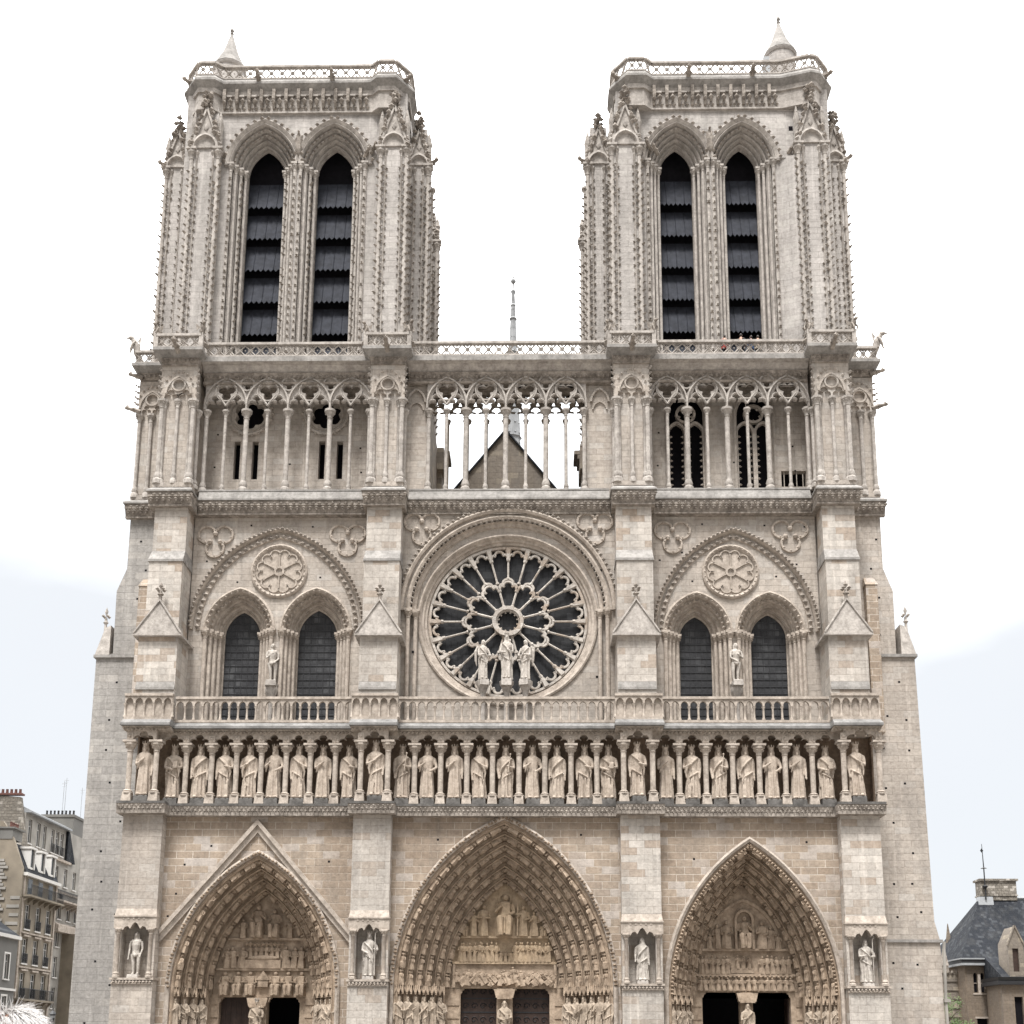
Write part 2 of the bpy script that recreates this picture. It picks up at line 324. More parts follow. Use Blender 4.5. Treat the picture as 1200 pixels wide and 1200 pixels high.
# ------------------------------------------------------------------ ground
g = MB(); g.box(-1500, 1500, -600, 1500, -.5, 0)
M['ground'] = stone('plaza paving', (.29, .272, .248), (.24, .226, .206), (.18, .17, .156), row=.6, wid=.9)
tag(g.build('ground', 'ground'), kind='structure')

CA = empty('cathedral', (0, 0, 0), 'pale limestone gothic cathedral front with two square towers, round rose window and three carved portals', 'cathedral')
BX = [(-22.0, -19.7), (-8.65, -6.45), (6.75, 9.0), (19.3, 21.55)]
BAY = [(-19.7, -8.65), (-6.45, 6.75), (9.0, 19.3)]

# ---- lower walls with the three portal openings
#        cx     zs   a     c     orders inner-c x door openings, door top, ledge lines, tympanum material
PORT = [(-14.20, 5.0, 4.96, 3.87, 4, 2.94, [(-16.78, -14.92), (-13.92, -12.0)], 4.62, (8.05, 6.26)),
        (.05, 5.2, 6.47, 4.26, 6, 3.24, [(-2.54, -.40), (.54, 2.70)], 5.19, (8.22, 6.70)),
        (14.20, 4.7, 5.07, 5.58, 5, 3.06, [(11.64, 13.83), (14.55, 16.80)], 5.03, (7.52, 6.05))]
holes = [(-18.5, 12.1), (-10.1, 12.3), (-18.9, 10.4), (-10.6, 9.9), (-17, 13.2), (-3.8, 13.6), (4.5, 13.9), (11.0, 12.5), (17.5, 13.5), (-19.3, 9.1)]
for (bx, p) in zip(BAY, PORT):
    mb = MB(); cx, zs, a, c = p[:4]
    pa = parch(cx, zs, a, c, 0, 16)
    mb.plate([(bx[0]-.05, 0)]+pa+[(bx[1]+.05, 0), (bx[1]+.05, 15.1), (bx[0]-.05, 15.1)], [], -2.1, -1.2)
    for x, z in holes:
        if bx[0] < x < bx[1]: mb.box(x-.06, x+.06, -2.104, -2.05, z-.06, z+.06, 1)
    mb.build('lower_wall', ['low', 'void'], CA)

def figure(mb, x, y, z, h, mtx=None, fat=1.0, seed=0, seated=False, n=10):      # small carved relief figure, facing -Y
    i0 = len(mb.v); r = random.Random(seed)
    secs = [(0, .17, .13), (.3, .15, .12), (.52, .13, .10), (.68, .17, .11), (.79, .16, .10), (.83, .06, .06)]
    if seated: secs = [(0, .16, .12), (.12, .16, .13), (.34, .16, .16), (.42, .16, .16), (.47, .15, .12), (.62, .14, .11), (.78, .16, .10), (.82, .06, .06)]
    v = []; tw = r.uniform(-.25, .25)
    for zz, rx, ry in secs:
        v += [(rx*fat*(1+(.16 if k % 2 else -.06)*(zz < .6))*math.cos(2*PI*k/n+tw)+r.uniform(-.015, .015), ry*fat*(1+(.2 if k % 2 else -.1)*(zz < .7))*math.sin(2*PI*k/n+tw)-.02, zz) for k in range(n)]
    f = [(i*n+k, i*n+(k+1) % n, (i+1)*n+(k+1) % n, (i+1)*n+k) for i in range(len(secs)-1) for k in range(n)]
    mb.add(v, f+[tuple(range(n)), tuple(range((len(secs)-1)*n, len(secs)*n))])
    (mb.blob if n > 6 else mb.octa)(*(((r.uniform(-.02, .02), -.04, .91), (.07*fat, .075, .085), 8, 6) if n > 6 else ((r.uniform(-.02, .02), -.04, .91), .085*fat, .085, .10)))
    if seated and n > 8:
        for sg in (-1, 1): mb.tube([(sg*.09, -.1, .42), (sg*.11, -.30, .40), (sg*.10, -.30, .2), (sg*.09, -.27, .02)], [.08, .085, .07, .075], 7)
        for q in range(5): mb.tube([(-.10+.05*q, -.26, .36-.03*abs(q-2)), (-.11+.055*q, -.27, .05)], [.03, .035], 5)
    for sg in (-1, 1):
        hx, hz = r.uniform(.0, .14)*sg, r.uniform(.45, .7)
        mb.tube([(sg*.16*fat, -.03, .75), (sg*.2*fat, -.10, .56), (hx, -.18, hz)], [.05, .045, .03], 4)
    m4 = Matrix.Translation((x, y, z)) @ (mtx or Matrix.Identity(4)) @ Matrix.Scale(h, 4)
    mb.xf(i0, m4)

PO = []
for pi, (cx, zs, a, c, no, ai, doors, dt, lines) in enumerate(PORT):
    R_o = a+c; R_i = ai+c; Yo, Yi = -2.1, .75
    po = MB()
    # outer roll / label
    po.arch(cx, zs, c, [(R_o+.02, Yo+.1), (R_o+.02, Yo-.16), (R_o-.10, Yo-.26), (R_o-.24, Yo-.16), (R_o-.26, Yo+.1)], 18, 0)
    mats = ['portal', 'tymp']
    root = po.build('portal', 'trimw', CA); PO.append(root)
    sw = (R_o-.26-R_i)/no; dy = (Yi-Yo)/no
    for k in range(no):
        mb = MB(); Ra = R_o-.26-k*sw; ya = Yo+.02+k*dy; Rb = Ra-sw; yb = ya+dy
        # stepped order: flat face, roll at the arris, hollow carrying the figures
        mb.arch(cx, zs, c, [(Ra, ya), (Ra-sw*.22, ya-.02), (Ra-sw*.34, ya-.10), (Ra-sw*.46, ya-.02), (Ra-sw*.48, ya+dy*.6), (Ra-sw*.54, ya+dy*1.0), (Ra-sw*.90, ya+dy*1.15), (Rb, yb-.0), (Rb, yb+.05)], 18, 0, closed=False)
        Rm = Ra-sw*.72; A = math.acos(c/Rm); arc = Rm*A; fh = (.98 if pi == 1 else .92)*(1-.03*k)*rnd.uniform(.93, 1.07)
        nf = max(5, int(arc/fh)); st = A/nf
        for sg in (-1, 1):
            for q in range(nf):
                t = (q+.06)*st; px = cx+sg*(Rm*math.cos(t)-c); pz = zs+Rm*math.sin(t)
                tang = Matrix.Rotation(-sg*t, 4, 'Y')
                hh = Rm*st*.84
                figure(mb, px, ya+dy*.26, pz, hh, tang @ Matrix.Rotation(sg*.5, 4, 'Z'), 1.5, q*31+k*7+pi, (q*5+k*3) % 4 == 1, 8)
                t2 = t+st*.86; p2 = (cx+sg*(Rm*math.cos(t2)-c), ya+dy*.3, zs+Rm*math.sin(t2))
                i0 = len(mb.v); j_ = rnd.uniform(.8, 1.1); mb.frust(-sw*.26*j_, sw*.26*j_, -.13, .2, -.04, -sw*.14, sw*.14, -.05, .2, .08); mb.xf(i0, Matrix.Translation(p2) @ Matrix.Rotation(-sg*t2, 4, 'Y'))
        if k == 0:       # leafy outer band
            Rl = R_o-.13; A2 = math.acos(c/Rl); n2 = int(Rl*A2/.22)
            for sg in (-1, 1):
                for q in range(n2):
                    t = (q+.5)/n2*A2
                    if pi == 2: mb.octa((cx+sg*((Rl-.32)*math.cos(t)-c), Yo-.06, zs+(Rl-.32)*math.sin(t)), .10, .12, .10)
                    else: r_ = rnd.uniform(.09, .14); mb.octa((cx+sg*(Rl*math.cos(t)-c)+rnd.uniform(-.04, .04), Yo-.22, zs+Rl*math.sin(t)+rnd.uniform(-.04, .04)), r_, .12, r_, 1)
        o = mb.build('archivolt', ['portal', 'leafw'], root)
    # tympanum, with two ledges and its carved registers
    mb = MB(); mb.plate(parch(cx, zs, ai+.05, c, dt, 14), [], Yi, Yi+.3)
    for z in lines:
        hw = ((ai+c)**2-max(0, z-zs)**2)**.5-c if z > zs else ai
        mb.box(cx-hw, cx+hw, Yi-.22, Yi+.01, z-.08, z+.06)
    zt = zs+math.sqrt((ai+c)**2-c*c)
    l1, l2 = lines; yr = Yi-.12
    def row(z0, z1, x0, x1, n, fat=1.0, sd=0):
        for i in range(n): figure(mb, x0+(i+.5)*(x1-x0)/n, yr, z0+.06, (z1-z0-.16)*rnd.uniform(.92, 1), Matrix.Rotation(rnd.uniform(-.1, .1), 4, 'Y'), fat, sd+i)
    if pi == 1:
        figure(mb, cx, yr-.1, l1+.05, 2.5, None, 1.05, 3, True)
        mb.ring(cx, l1+2.25, [(.42, Yi-.12), (.42, Yi-.04), (.3, Yi-.04), (.3, Yi-.12)], 14)
        mb.box(cx-.62, cx+.62, Yi-.16, Yi, l1+.06, l1+1.15)
        for dx, h in ((-1.25, 1.9), (1.1, 1.85), (-1.85, 1.5), (1.75, 1.5)): figure(mb, cx+dx, yr, l1+.05, h, None, .95, int(dx*10))
        figure(mb, cx-2.35, yr, l1+.05, .75, None, 1.6, 5, True); figure(mb, cx+2.3, yr, l1+.05, .75, None, 1.6, 6, True)
        mb.box(cx+.72, cx+.80, Yi-.36, Yi-.28, l1+.05, l1+1.95); mb.box(cx+.46, cx+1.12, Yi-.365, Yi-.285, l1+1.3, l1+1.4)
        row(l2, l1-.15, cx-2.75, cx-.35, 9, .8); row(l2, l1-.15, cx+.5, cx+2.75, 9, .8, 20); row(l2, l1-.7, cx-.4, cx+.5, 3, 1.3, 50)
    elif pi == 0:
        figure(mb, cx-.45, yr, l1+.05, 2.0, None, 1.1, 1, True); figure(mb, cx+.55, yr, l1+.05, 1.75, None, 1.1, 2, True)
        figure(mb, cx-1.35, yr, l1+.05, 1.15, None, 1.1, 3); figure(mb, cx+1.45, yr, l1+.05, 1.1, None, 1.1, 4)
        mb.box(cx-.95, cx+.75, Yi-.2, Yi-.02, l1+.02, l1+.25)
        mb.box(cx-1.1, cx+1.0, Yi-.28, Yi-.02, l2+.05, l2+.55); mb.blob((cx-.05, Yi-.2, l2+.66), (.95, .15, .16), 10, 6)
        for i in range(6): figure(mb, cx-.85+i*.32, yr+.05, l2+.6, .85, None, 1.0, 40+i)
        row(l2, l1-.3, cx-2.45, cx-1.15, 3, 1.1, 60); row(l2, l1-.3, cx+1.1, cx+2.4, 3, 1.1, 70)
        for i in range(10): mb.octa((cx-1.1+i*.24, Yi-.16, l1-.3), .14, .1, .14)
    else:
        mb.plate(parch(cx+.0, l1+.1, .52, .2, None, 8)+[], [], Yi-.1, Yi-.01)
        mb.arch(cx, l1+1.75, .05, [(.62, Yi-.30), (.62, Yi), (.48, Yi), (.48, Yi-.30)], 8, l1+.05)
        figure(mb, cx, yr-.05, l1+.05, 1.95, None, 1.0, 1, True)
        mb.arch(cx, l1+.1, .9, [(2.75+.9-.7+.12, Yi-.1), (2.75+.9-.7+.12, Yi), (2.75+.9-.7-.06, Yi), (2.75+.9-.7-.06, Yi-.1)], 10)
        for dx, h in ((-1.05, 1.7), (-1.6, 1.45), (1.05, 1.65), (1.55, 1.35), (-2.05, .9), (2.0, .9)): figure(mb, cx+dx, yr, l1+.05, h, None, 1.0, int(dx*10))
        row(l2, l1-.2, cx-2.7, cx-.9, 6, .9); mb.box(cx-.85, cx+.5, Yi-.18, Yi, l2+.1, l2+.4); row(l2+.3, l1-.2, cx-.6, cx+.4, 3, .9, 9); row(l2, l1-.2, cx+.8, cx+2.7, 6, .9, 30)
        for i in range(22): mb.octa((cx-2.7+i*.257, Yi-.2, l2-.12), .10, .10, .10)
    mb.build('tympanum', 'tymp' if pi == 1 else 'portal', root)
    # lintel with its own register
    mb = MB(); mb.box(cx-ai-.02, cx+ai+.02, Yi-.06, Yi-.002, dt+.02, l2-.1)
    if pi == 1:
        for i in range(30): figure(mb, cx-2.8+i*.193, Yi-.14, dt+.14+rnd.uniform(0, .25), rnd.uniform(.65, .95), Matrix.Rotation(rnd.uniform(-.9, .9), 4, 'Y'), 1.3, 100+i)
        for s_ in (-1, 1): mb.box(cx+s_*2.98-.08, cx+s_*2.98+.08, Yi-.22, Yi-.06, dt+.05, l2-.1)
    elif pi == 0:
        for i in (0, 1, 2, 4, 5, 6): figure(mb, cx-2.25+i*.75, Yi-.16, dt+.1, 1.4, None, 1.25, 200+i, True)
        mb.box(cx-.3, cx+.3, Yi-.3, Yi-.06, dt+.6, dt+1.0); mb.prism([(cx-.4, dt+1.0), (cx+.4, dt+1.0), (cx, dt+1.55)], Yi-.34, Yi-.06)
        for s_ in (-1, 1):
            for i in range(3): mb.arch(cx+s_*(.75+.75*i), dt+.62, .05, [(.38, Yi-.15), (.38, Yi-.07), (.28, Yi-.07), (.28, Yi-.15)], 6)
    else:
        for i in range(16): figure(mb, cx-2.7+i*.36, Yi-.14, dt+.1, .78, Matrix.Rotation(rnd.uniform(-.2, .2), 4, 'Y'), 1.2, 300+i)
        for s_ in (-1, 1): mb.box(cx+s_*.2-.06, cx+s_*.2+.06, Yi-.2, Yi-.06, dt, l2-.05)
    mb.build('lintel', 'portal', root)
    # jambs of the doorway, trumeau, door leaves
    xs = [cx-ai-.4, doors[0][0], doors[0][1], doors[1][0], doors[1][1], cx+ai+.4]
    for i in (0, 4):
        mb = MB(); mb.box(xs[i], xs[i+1], Yi-.05, Yi+.6, 0, dt)
        for q in range(5): mb.box(xs[i]+.3, xs[i+1]-.06, Yi-.10, Yi-.05, 1.2+q*.75, 1.2+q*.75+.6)
        x, s_ = (doors[0][0], 1) if i == 0 else (doors[1][1], -1)
        mb.prism([(x-s_*.01, dt-.34), (x+s_*.09, dt-.24), (x+s_*.11, dt-.12), (x+s_*.21, dt-.08), (x+s_*.23, dt+.01), (x-s_*.01, dt+.01)], Yi-.04, Yi+.3)
        mb.build('door_jamb', 'portal', root)
    mb = MB(); mb.box(doors[0][1], doors[1][0], Yi-.25, Yi+.5, 0, dt)
    tx = (doors[0][1]+doors[1][0])/2
    for x, s_ in ((doors[0][1], -1), (doors[1][0], 1)): mb.prism([(x-s_*.01, dt-.34), (x+s_*.09, dt-.24), (x+s_*.11, dt-.12), (x+s_*.21, dt-.08), (x+s_*.23, dt+.01), (x-s_*.01, dt+.01)], Yi-.04, Yi+.3)
    mb.prism([(tx-.5, dt-.55), (tx+.5, dt-.55), (tx+.62, dt-.05), (tx-.62, dt-.05)], Yi-.62, Yi-.2)
    for s_ in (-1, 0, 1): mb.prism([(tx+s_*.28-.16, dt-.62), (tx+s_*.28+.16, dt-.62), (tx+s_*.28, dt-.2)], Yi-.68, Yi-.6)
    mb.build('trumeau', 'portal', root)
    for di, (x0, x1) in enumerate(doors):
        closed_ = pi == 1 or (pi == 0 and di == 0)
        mb = MB()
        if closed_:
            mb.box(x0, x1, Yi+.45, Yi+.55, 0, dt)
            for q in range(6): mb.box(x0+q*(x1-x0)/6+.01, x0+(q+1)*(x1-x0)/6-.01, Yi+.43, Yi+.46, 0, dt)
            if pi == 1:
                for q in range(6):
                    z = .6+q*.8; mb.box(x0+.05, x1-.05, Yi+.40, Yi+.428, z, z+.07, 1)
                    for j in range(4):
                        xx = x0+.28+j*(x1-x0-.5)/3.2
                        mb.tube([(xx+.2*math.cos(u)*(1-u/9), Yi+.41, z+.4+.2*math.sin(u)*(1-u/9)) for u in [i*.55 for i in range(13)]], .022, 4, mi=1)
            mb.build('door', ['wood', 'iron'], root)
        else:
            ex = x0 if di == 0 else x1; s_ = 1 if di == 0 else -1
            mb.box(min(ex, ex+s_*.08), max(ex, ex+s_*.08), Yi+.5, Yi+1.6, 0, dt)       # leaf folded back inside
            mb.build('door', 'wood', root)
    mb = MB(); xa, xb = doors[0][0]-.6, doors[1][1]+.6
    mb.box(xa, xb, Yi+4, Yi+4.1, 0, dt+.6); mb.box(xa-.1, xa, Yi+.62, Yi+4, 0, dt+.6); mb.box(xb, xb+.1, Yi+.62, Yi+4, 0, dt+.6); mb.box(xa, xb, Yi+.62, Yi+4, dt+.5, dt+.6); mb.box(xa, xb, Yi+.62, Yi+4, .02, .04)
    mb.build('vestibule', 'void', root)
    # canopies over the jamb statues
    mb = MB(); ns = 6 if pi == 1 else 4; JS = []
    for sg in (-1, 1):
        for q in range(ns):
            t = (q+.5)/ns; hx = (a-.32)*(1-t)+(ai+.25)*t; y = (Yo+.25)*(1-t)+(Yi-.35)*t; x = cx+sg*hx; w_ = (a-ai)/ns*.92
            mb.frust(x-w_*.42, x+w_*.42, y-.30, y+.4, zs-.22, x-w_*.34, x+w_*.34, y-.28, y+.4, zs+.06)
            for j in (-1, 1): mb.prism([(x+j*w_*.24-w_*.23, zs-.36), (x+j*w_*.24-w_*.13, zs-.36), (x+j*w_*.24, zs-.16), (x+j*w_*.24+w_*.13, zs-.36), (x+j*w_*.24+w_*.23, zs-.36), (x+j*w_*.24, zs+.12)], y-.52, y-.28); mb.octa((x+j*w_*.24, y-.5, zs+.12), .05, .05, .14)
            for j in (-1, 0, 1): mb.frust(x+j*w_*.46-.05, x+j*w_*.46+.05, y-.50, y-.30, zs-.44, x+j*w_*.46-.02, x+j*w_*.46+.02, y-.42, y-.36, zs+.08)
            mb.box(x-w_*.4, x+w_*.4, y-.35, y+.4, 0, 2.35); JS.append((x, y-.1, 2.35, zs-.5))
    mb.build('canopy', 'portal', root)
    root['_js'] = 0; PORT[pi] = PORT[pi]+(JS, tx, Yi-.42)
for r in PO:
    if '_js' in r: del r['_js']

mb = MB()    # steep gable moulding over the left portal
ax, az = -14.30, 14.75
for s_, fx, fz in ((-1, -19.66, 8.36), (1, -8.70, 8.28)):
    dx, dz = fx-ax, fz-az; l_ = math.hypot(dx, dz); nx, nz = -dz/l_*s_, dx/l_*s_
    if nz > 0: nx, nz = -nx, -nz
    for o1, o2, y in ((0, .22, -2.42), (.22, .5, -2.26)):
        e1, e2 = o1/abs(nz)*1, o2/abs(nz)*1
        mb.prism([(ax, az-e1), (ax, az-e2), (fx, fz-e2), (fx, fz-e1)], y, -2.09)
mb.build('portal_gable', 'trimw', CA)

# ---- buttresses: low stage with statue niche, then stepped stages with a gablet
NZ = [(5.43, 8.94), (5.39, 8.89), (5.22, 8.72), (5.14, 8.66)]
NICHE = []
for (x0, x1), (n0, n1) in zip(BX, NZ):
    cx = (x0+x1)/2
    mb = MB(); mb.k = 0
    # low stage: piers round a niche
    mb.box(x0, x1, -2.9, -1.2, n1, 15.1); mb.box(x0-.02, x1+.02, -2.93, -1.2, 0, n0)
    mb.box(x0-.01, x0+.36, -2.91, -1.2, n0, n1); mb.box(x1-.36, x1+.01, -2.91, -1.2, n0, n1); mb.box(x0+.36, x1-.36, -2.1, -1.2, n0, n1)
    for k in range(3): mb.box(x0+.2+rnd.random()*1.5, 0, 0, 0, 0, 0) if False else None
    b = mb.build('buttress', 'clean' if cx > -20 else 'wall', CA)
    mb = MB()   # niche: shelf, colonnettes, trefoil canopy
    mb.box(x0-.10, x1+.10, -3.10, -2.0, n0-.02, n0+.10); leaves(mb, x0, x1, -3.06, n0-.12, .2, .08); mb.box(x0-.05, x1+.05, -3.02, -2.9, n0-.25, n0-.16)
    for s_ in (x0+.22, x1-.22): column(mb, s_, -2.98, n0+.1, n1-.62, .10, 8, .35, .35)
    mb.plate([(x0-.06, n1-.62)]+[(x0+.42, n1-.62)]+[(x0+.42+p[0]*(x1-x0-.84), n1-.62+p[1]*.62) for p in [(.02, -.2), (.1, .12), (.22, .2), (.3, -.05), (.36, .2), (.42, .42), (.5, .55), (.58, .42), (.64, .2), (.7, -.05), (.78, .2), (.9, .12), (.98, -.2)]]+[(x1-.42, n1-.62), (x1+.06, n1-.62), (x1+.06, n1+.02), (x0-.06, n1+.02)], [], -3.02, -2.6)
    mb.box(x0-.09, x1+.09, -3.08, -2.55, n1+.02, n1+.10)
    mb.frust(x0-.05, x1+.05, -3.04, -2.6, n1+.10, x0, x1, -2.9, -2.6, n1+.5)
    for k in range(5): mb.box(x0+.42+k*.29, x0+.52+k*.29, -3.05, -3.02, n1-.12, n1-.02)
    mb.build('niche', 'trimw', b); NICHE.append((cx, n0+.1, n1))
    # upper stages
    i = BX.index((x0, x1)); xu0, xu1 = (x0+.15, x1-.1) if i in (0, 3) else (x0+.04, x1-.02)
    mb = MB()
    mb.box(x0-.04, x1+.03, -2.3, 0, 20.3, 25.9)
    mb.box(xu0-.02, xu1, -1.9, 0, 25.9, 30.9)
    mb.box(xu0, xu1, -1.5, 0, 30.9, 34.75)
    u = mb.build('buttress_stage', 'clean', b)
    mb = MB(); mb.box(xu0-.08, xu1+.06, -1.98, -.002, 30.9, 31.05); mb.frust(xu0-.06, xu1+.04, -1.95, -.002, 31.055, xu0-.01, xu1+.01, -1.5, -.002, 31.75); mb.build('string_course', 'lead', b); mb = MB(); mb.box(x0-.02, x1+.02, -2.38, -2.2, 22.6, 22.75); mb.frust(x0-.02, x1+.02, -2.38, -2.2, 22.75, x0, x1, -2.3, -2.2, 23.1)
    mb.build('string_course', 'lead', b)
    mb = MB()    # gablet
    mb.box(x0-.32, x1+.32, -2.62, -.02, 25.9, 26.04)
    mb.add([(x0-.28, -2.58, 26.04), (x1+.28, -2.58, 26.04), (cx, -2.45, 28.15), (x0-.28, -1.6, 26.04), (x1+.28, -1.6, 26.04), (cx, -1.6, 28.15)], [(0, 1, 2), (0, 2, 5, 3), (1, 4, 5, 2), (3, 5, 4), (0, 3, 4, 1)])
    for s_ in (-1, 1): mb.tube([(cx+s_*(x1-x0+.56)/2, -2.62, 26.06), (cx, -2.5, 28.2)], .06, 5)
    mb.build('gablet', 'trim', b)
    mb = MB(); finial(mb, cx, -2.4, 28.05, 1.25, .26); mb.build('finial', 'leaf', b)

# ---- gallery of kings
KX0, KX1 = -21.9, 21.75
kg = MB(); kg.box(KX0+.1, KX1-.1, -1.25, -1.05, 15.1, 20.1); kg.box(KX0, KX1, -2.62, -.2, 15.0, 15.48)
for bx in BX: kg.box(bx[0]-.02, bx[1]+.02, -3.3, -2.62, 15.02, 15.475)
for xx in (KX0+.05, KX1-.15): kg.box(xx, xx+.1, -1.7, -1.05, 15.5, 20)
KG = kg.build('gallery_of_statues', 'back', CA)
def bands(f):    # call f(x0, x1, dy) for bays and buttress fronts along the whole width
    e = .25
    for bx in BX: f(bx[0]-e, bx[1]+e, -.8)
    for bx in BAY: f(bx[0]+e, bx[1]-e, 0)
mb = MB()
def base_band(x0, x1, dy):
    y = -2.55+dy
    mb.box(x0, x1, y-.20, -2.0, 15.46, 15.60, 1); mb.frust(x0, x1, y-.10, -2.0, 15.12, x0, x1, y-.17, -2.0, 15.46)
    leaves(mb, x0, x1, y-.15, 15.36, .26, .08); leaves(mb, x0+.13, x1-.13, y-.13, 15.18, .26, .08); mb.box(x0, x1, y-.12, -2.0, 14.90, 15.10)
bands(base_band); mb.build('cornice', ['leaf', 'plinth'], KG)
mb = MB()
def top_band(x0, x1, dy):
    y = -2.55+dy
    mb.frust(x0, x1, y+.1, -1.2, 19.90, x0, x1, y-.04, -1.2, 19.98); leaves(mb, x0, x1, y-.06, 19.90, .24, .085)
    mb.box(x0, x1, y-.1, -1.2, 19.98, 20.06)
bands(top_band); mb.build('cornice', 'trimw', KG)
mb = MB()
def ledge(x0, x1, dy):
    y = -2.55+dy
    mb.box(x0-.05, x1+.05, y-.38-(.001 if dy else 0), 0, 20.065, 20.20+(.004 if dy else 0)); mb.frust(x0-.05, x1+.05, y-.38, 0, 20.205, x0, x1, y+.02, 0, 20.50+(.004 if dy else 0))
bands(ledge); mb.build('ledge', 'slab', KG)
SP = [168.7, 203.3, 234, 263.3, 292, 321.2, 350, 378, 408.7, 440, 471.5, 500.8, 532.5, 562, 592.5, 624, 652.8, 685.3, 713.2, 747, 780.4, 811, 842.5, 874, 904.6, 934.6, 968.5, 1004]
def px2x(px, y, z):     # photo column -> X on the plane Y=y at height z
    lo, hi = -40., 40.
    for _ in range(40):
        m = (lo+hi)/2; v = Vector((m, y, z))-CAM; u = 600+FPX*v.dot(Rv)/v.dot(Fv)
        if u < px: lo = m
        else: hi = m
    return lo
FRONT = {0, 9, 19, 27}
KS = [(px2x(p, -2.9 if i in FRONT else -2.1, 17.5), -2.85 if i in FRONT else -2.05) for i, p in enumerate(SP)]
cols = [KX0+.12]+[(KS[i][0]+KS[i+1][0])/2 for i in range(27)]+[KX1-.12]
for i, x in enumerate(cols):
    fr = (i in FRONT) or (i-1 in FRONT); y = -3.12 if fr else -2.32
    mb = MB(); mb.frust(x-.30, x+.30, y-.3, y+.3, 15.5, x-.24, x+.24, y-.24, y+.24, 16.1)
    column(mb, x, y, 16.1, 19.12, .16, 10, .55, .22); mb.box(x-.38, x+.38, y-.36, y+.36, 19.12, 19.24)
    mb.build('column', 'trimw', KG)
mb = MB()
for i in range(28):         # trefoil arches carried by the columns
    xa, xb = cols[i], cols[i+1]; y = -3.12 if i in FRONT else -2.32
    P = kingarch(xa+.20, xb-.20, 19.25)
    mb.plate([(xa, 19.24)]+P+[(xb, 19.24), (xb, 19.99), (xa, 19.99)], [], y-.18, y+.05)
    for j in range(9): mb.octa((xa+(xb-xa)*(j+.5)/9, y-.2, 19.87+rnd.uniform(-.04, .04)), .09, .05, .08)
    for x in ((xa, xb) if i == 27 else (xa,)): mb.box(x-.18, x+.18, y-.24, y-.18, 19.3, 19.7); mb.octa((x, y-.26, 19.5), .1, .06, .14)
mb.build('arcade', 'trimw', KG)
# parapet of small arches above
mb = MB()
def parapet(x0, x1, dy):
    y = -2.45+dy*.9; n = max(2, int(round((x1-x0)/.53))); s_ = (x1-x0)/n
    mb.box(x0, x1, y-.14, y+.14, 20.5, 20.66); mb.box(x0-.02, x1+.02, y-.18, y+.18, 21.93, 22.08)
    if dy: mb.box(x0+.02, x1-.02, y+.06, y+.13, 20.66, 21.93)
    for i in range(n):
        xa, xb = x0+i*s_, x0+(i+1)*s_
        P = parch((xa+xb)/2, 21.55, s_/2-.06, .06, 21.5, 5); mb.prism([(xa, 21.5)]+P+[(xb, 21.5), (xb, 21.93), (xa, 21.93)], y-.11, y+.11)
    for i in range(n+1): mb.lathe(x0+i*s_, y, [(.1, 20.66), (.1, 20.75), (.062, 20.82), (.062, 21.36), (.11, 21.46), (.11, 21.5)], 6)
bands(parapet); mb.build('parapet', 'trimw', KG)

# ---- rose storey: side bays
def trefoil_orn(mb, x, z, y=0):
    for k in range(3):
        a = PI/2+PI/3+2*PI*k/3; ox, oz = x+.62*math.cos(a), z+.62*math.sin(a)
        P = [(ox+.56*math.cos(a+t), y-.05, oz+.56*math.sin(a+t)) for t in [(-2.25+4.5*i/14) for i in range(15)]]
        mb.tube(P, .10, 5)
        for i in (1, 4, 7, 10, 13): mb.octa((P[i][0]*.93+ox*.07-0, y-.09, P[i][2]*.93+oz*.07), .11)
        b = a+PI/3; mb.blob((x+.36*math.cos(b), y-.1, z+.36*math.sin(b)), .17, 6, 4)
WB = [  # bay, big arch (cx, zs, a, apex), oculus, subarches (cx), a, windows(cx, half width), zs_sub, apex sub, trefoils, statue x
    (BAY[0], (-14.25, 27.15, 5.45, 33.85), (-14.23, 31.0), (-16.6, -11.8), 2.15, ((-16.62, 1.14), (-11.88, 1.24)), 27.05, 29.82, ((-18.38, 33.15), (-10.0, 33.2)), -14.35),
    (BAY[2], (14.2, 26.95, 5.1, 33.75), (13.98, 30.9), (11.83, 16.32), 2.07, ((11.84, 1.02), (16.42, 1.13)), 26.9, 29.5, ((10.42, 33.35), (17.77, 33.41)), 14.1)]
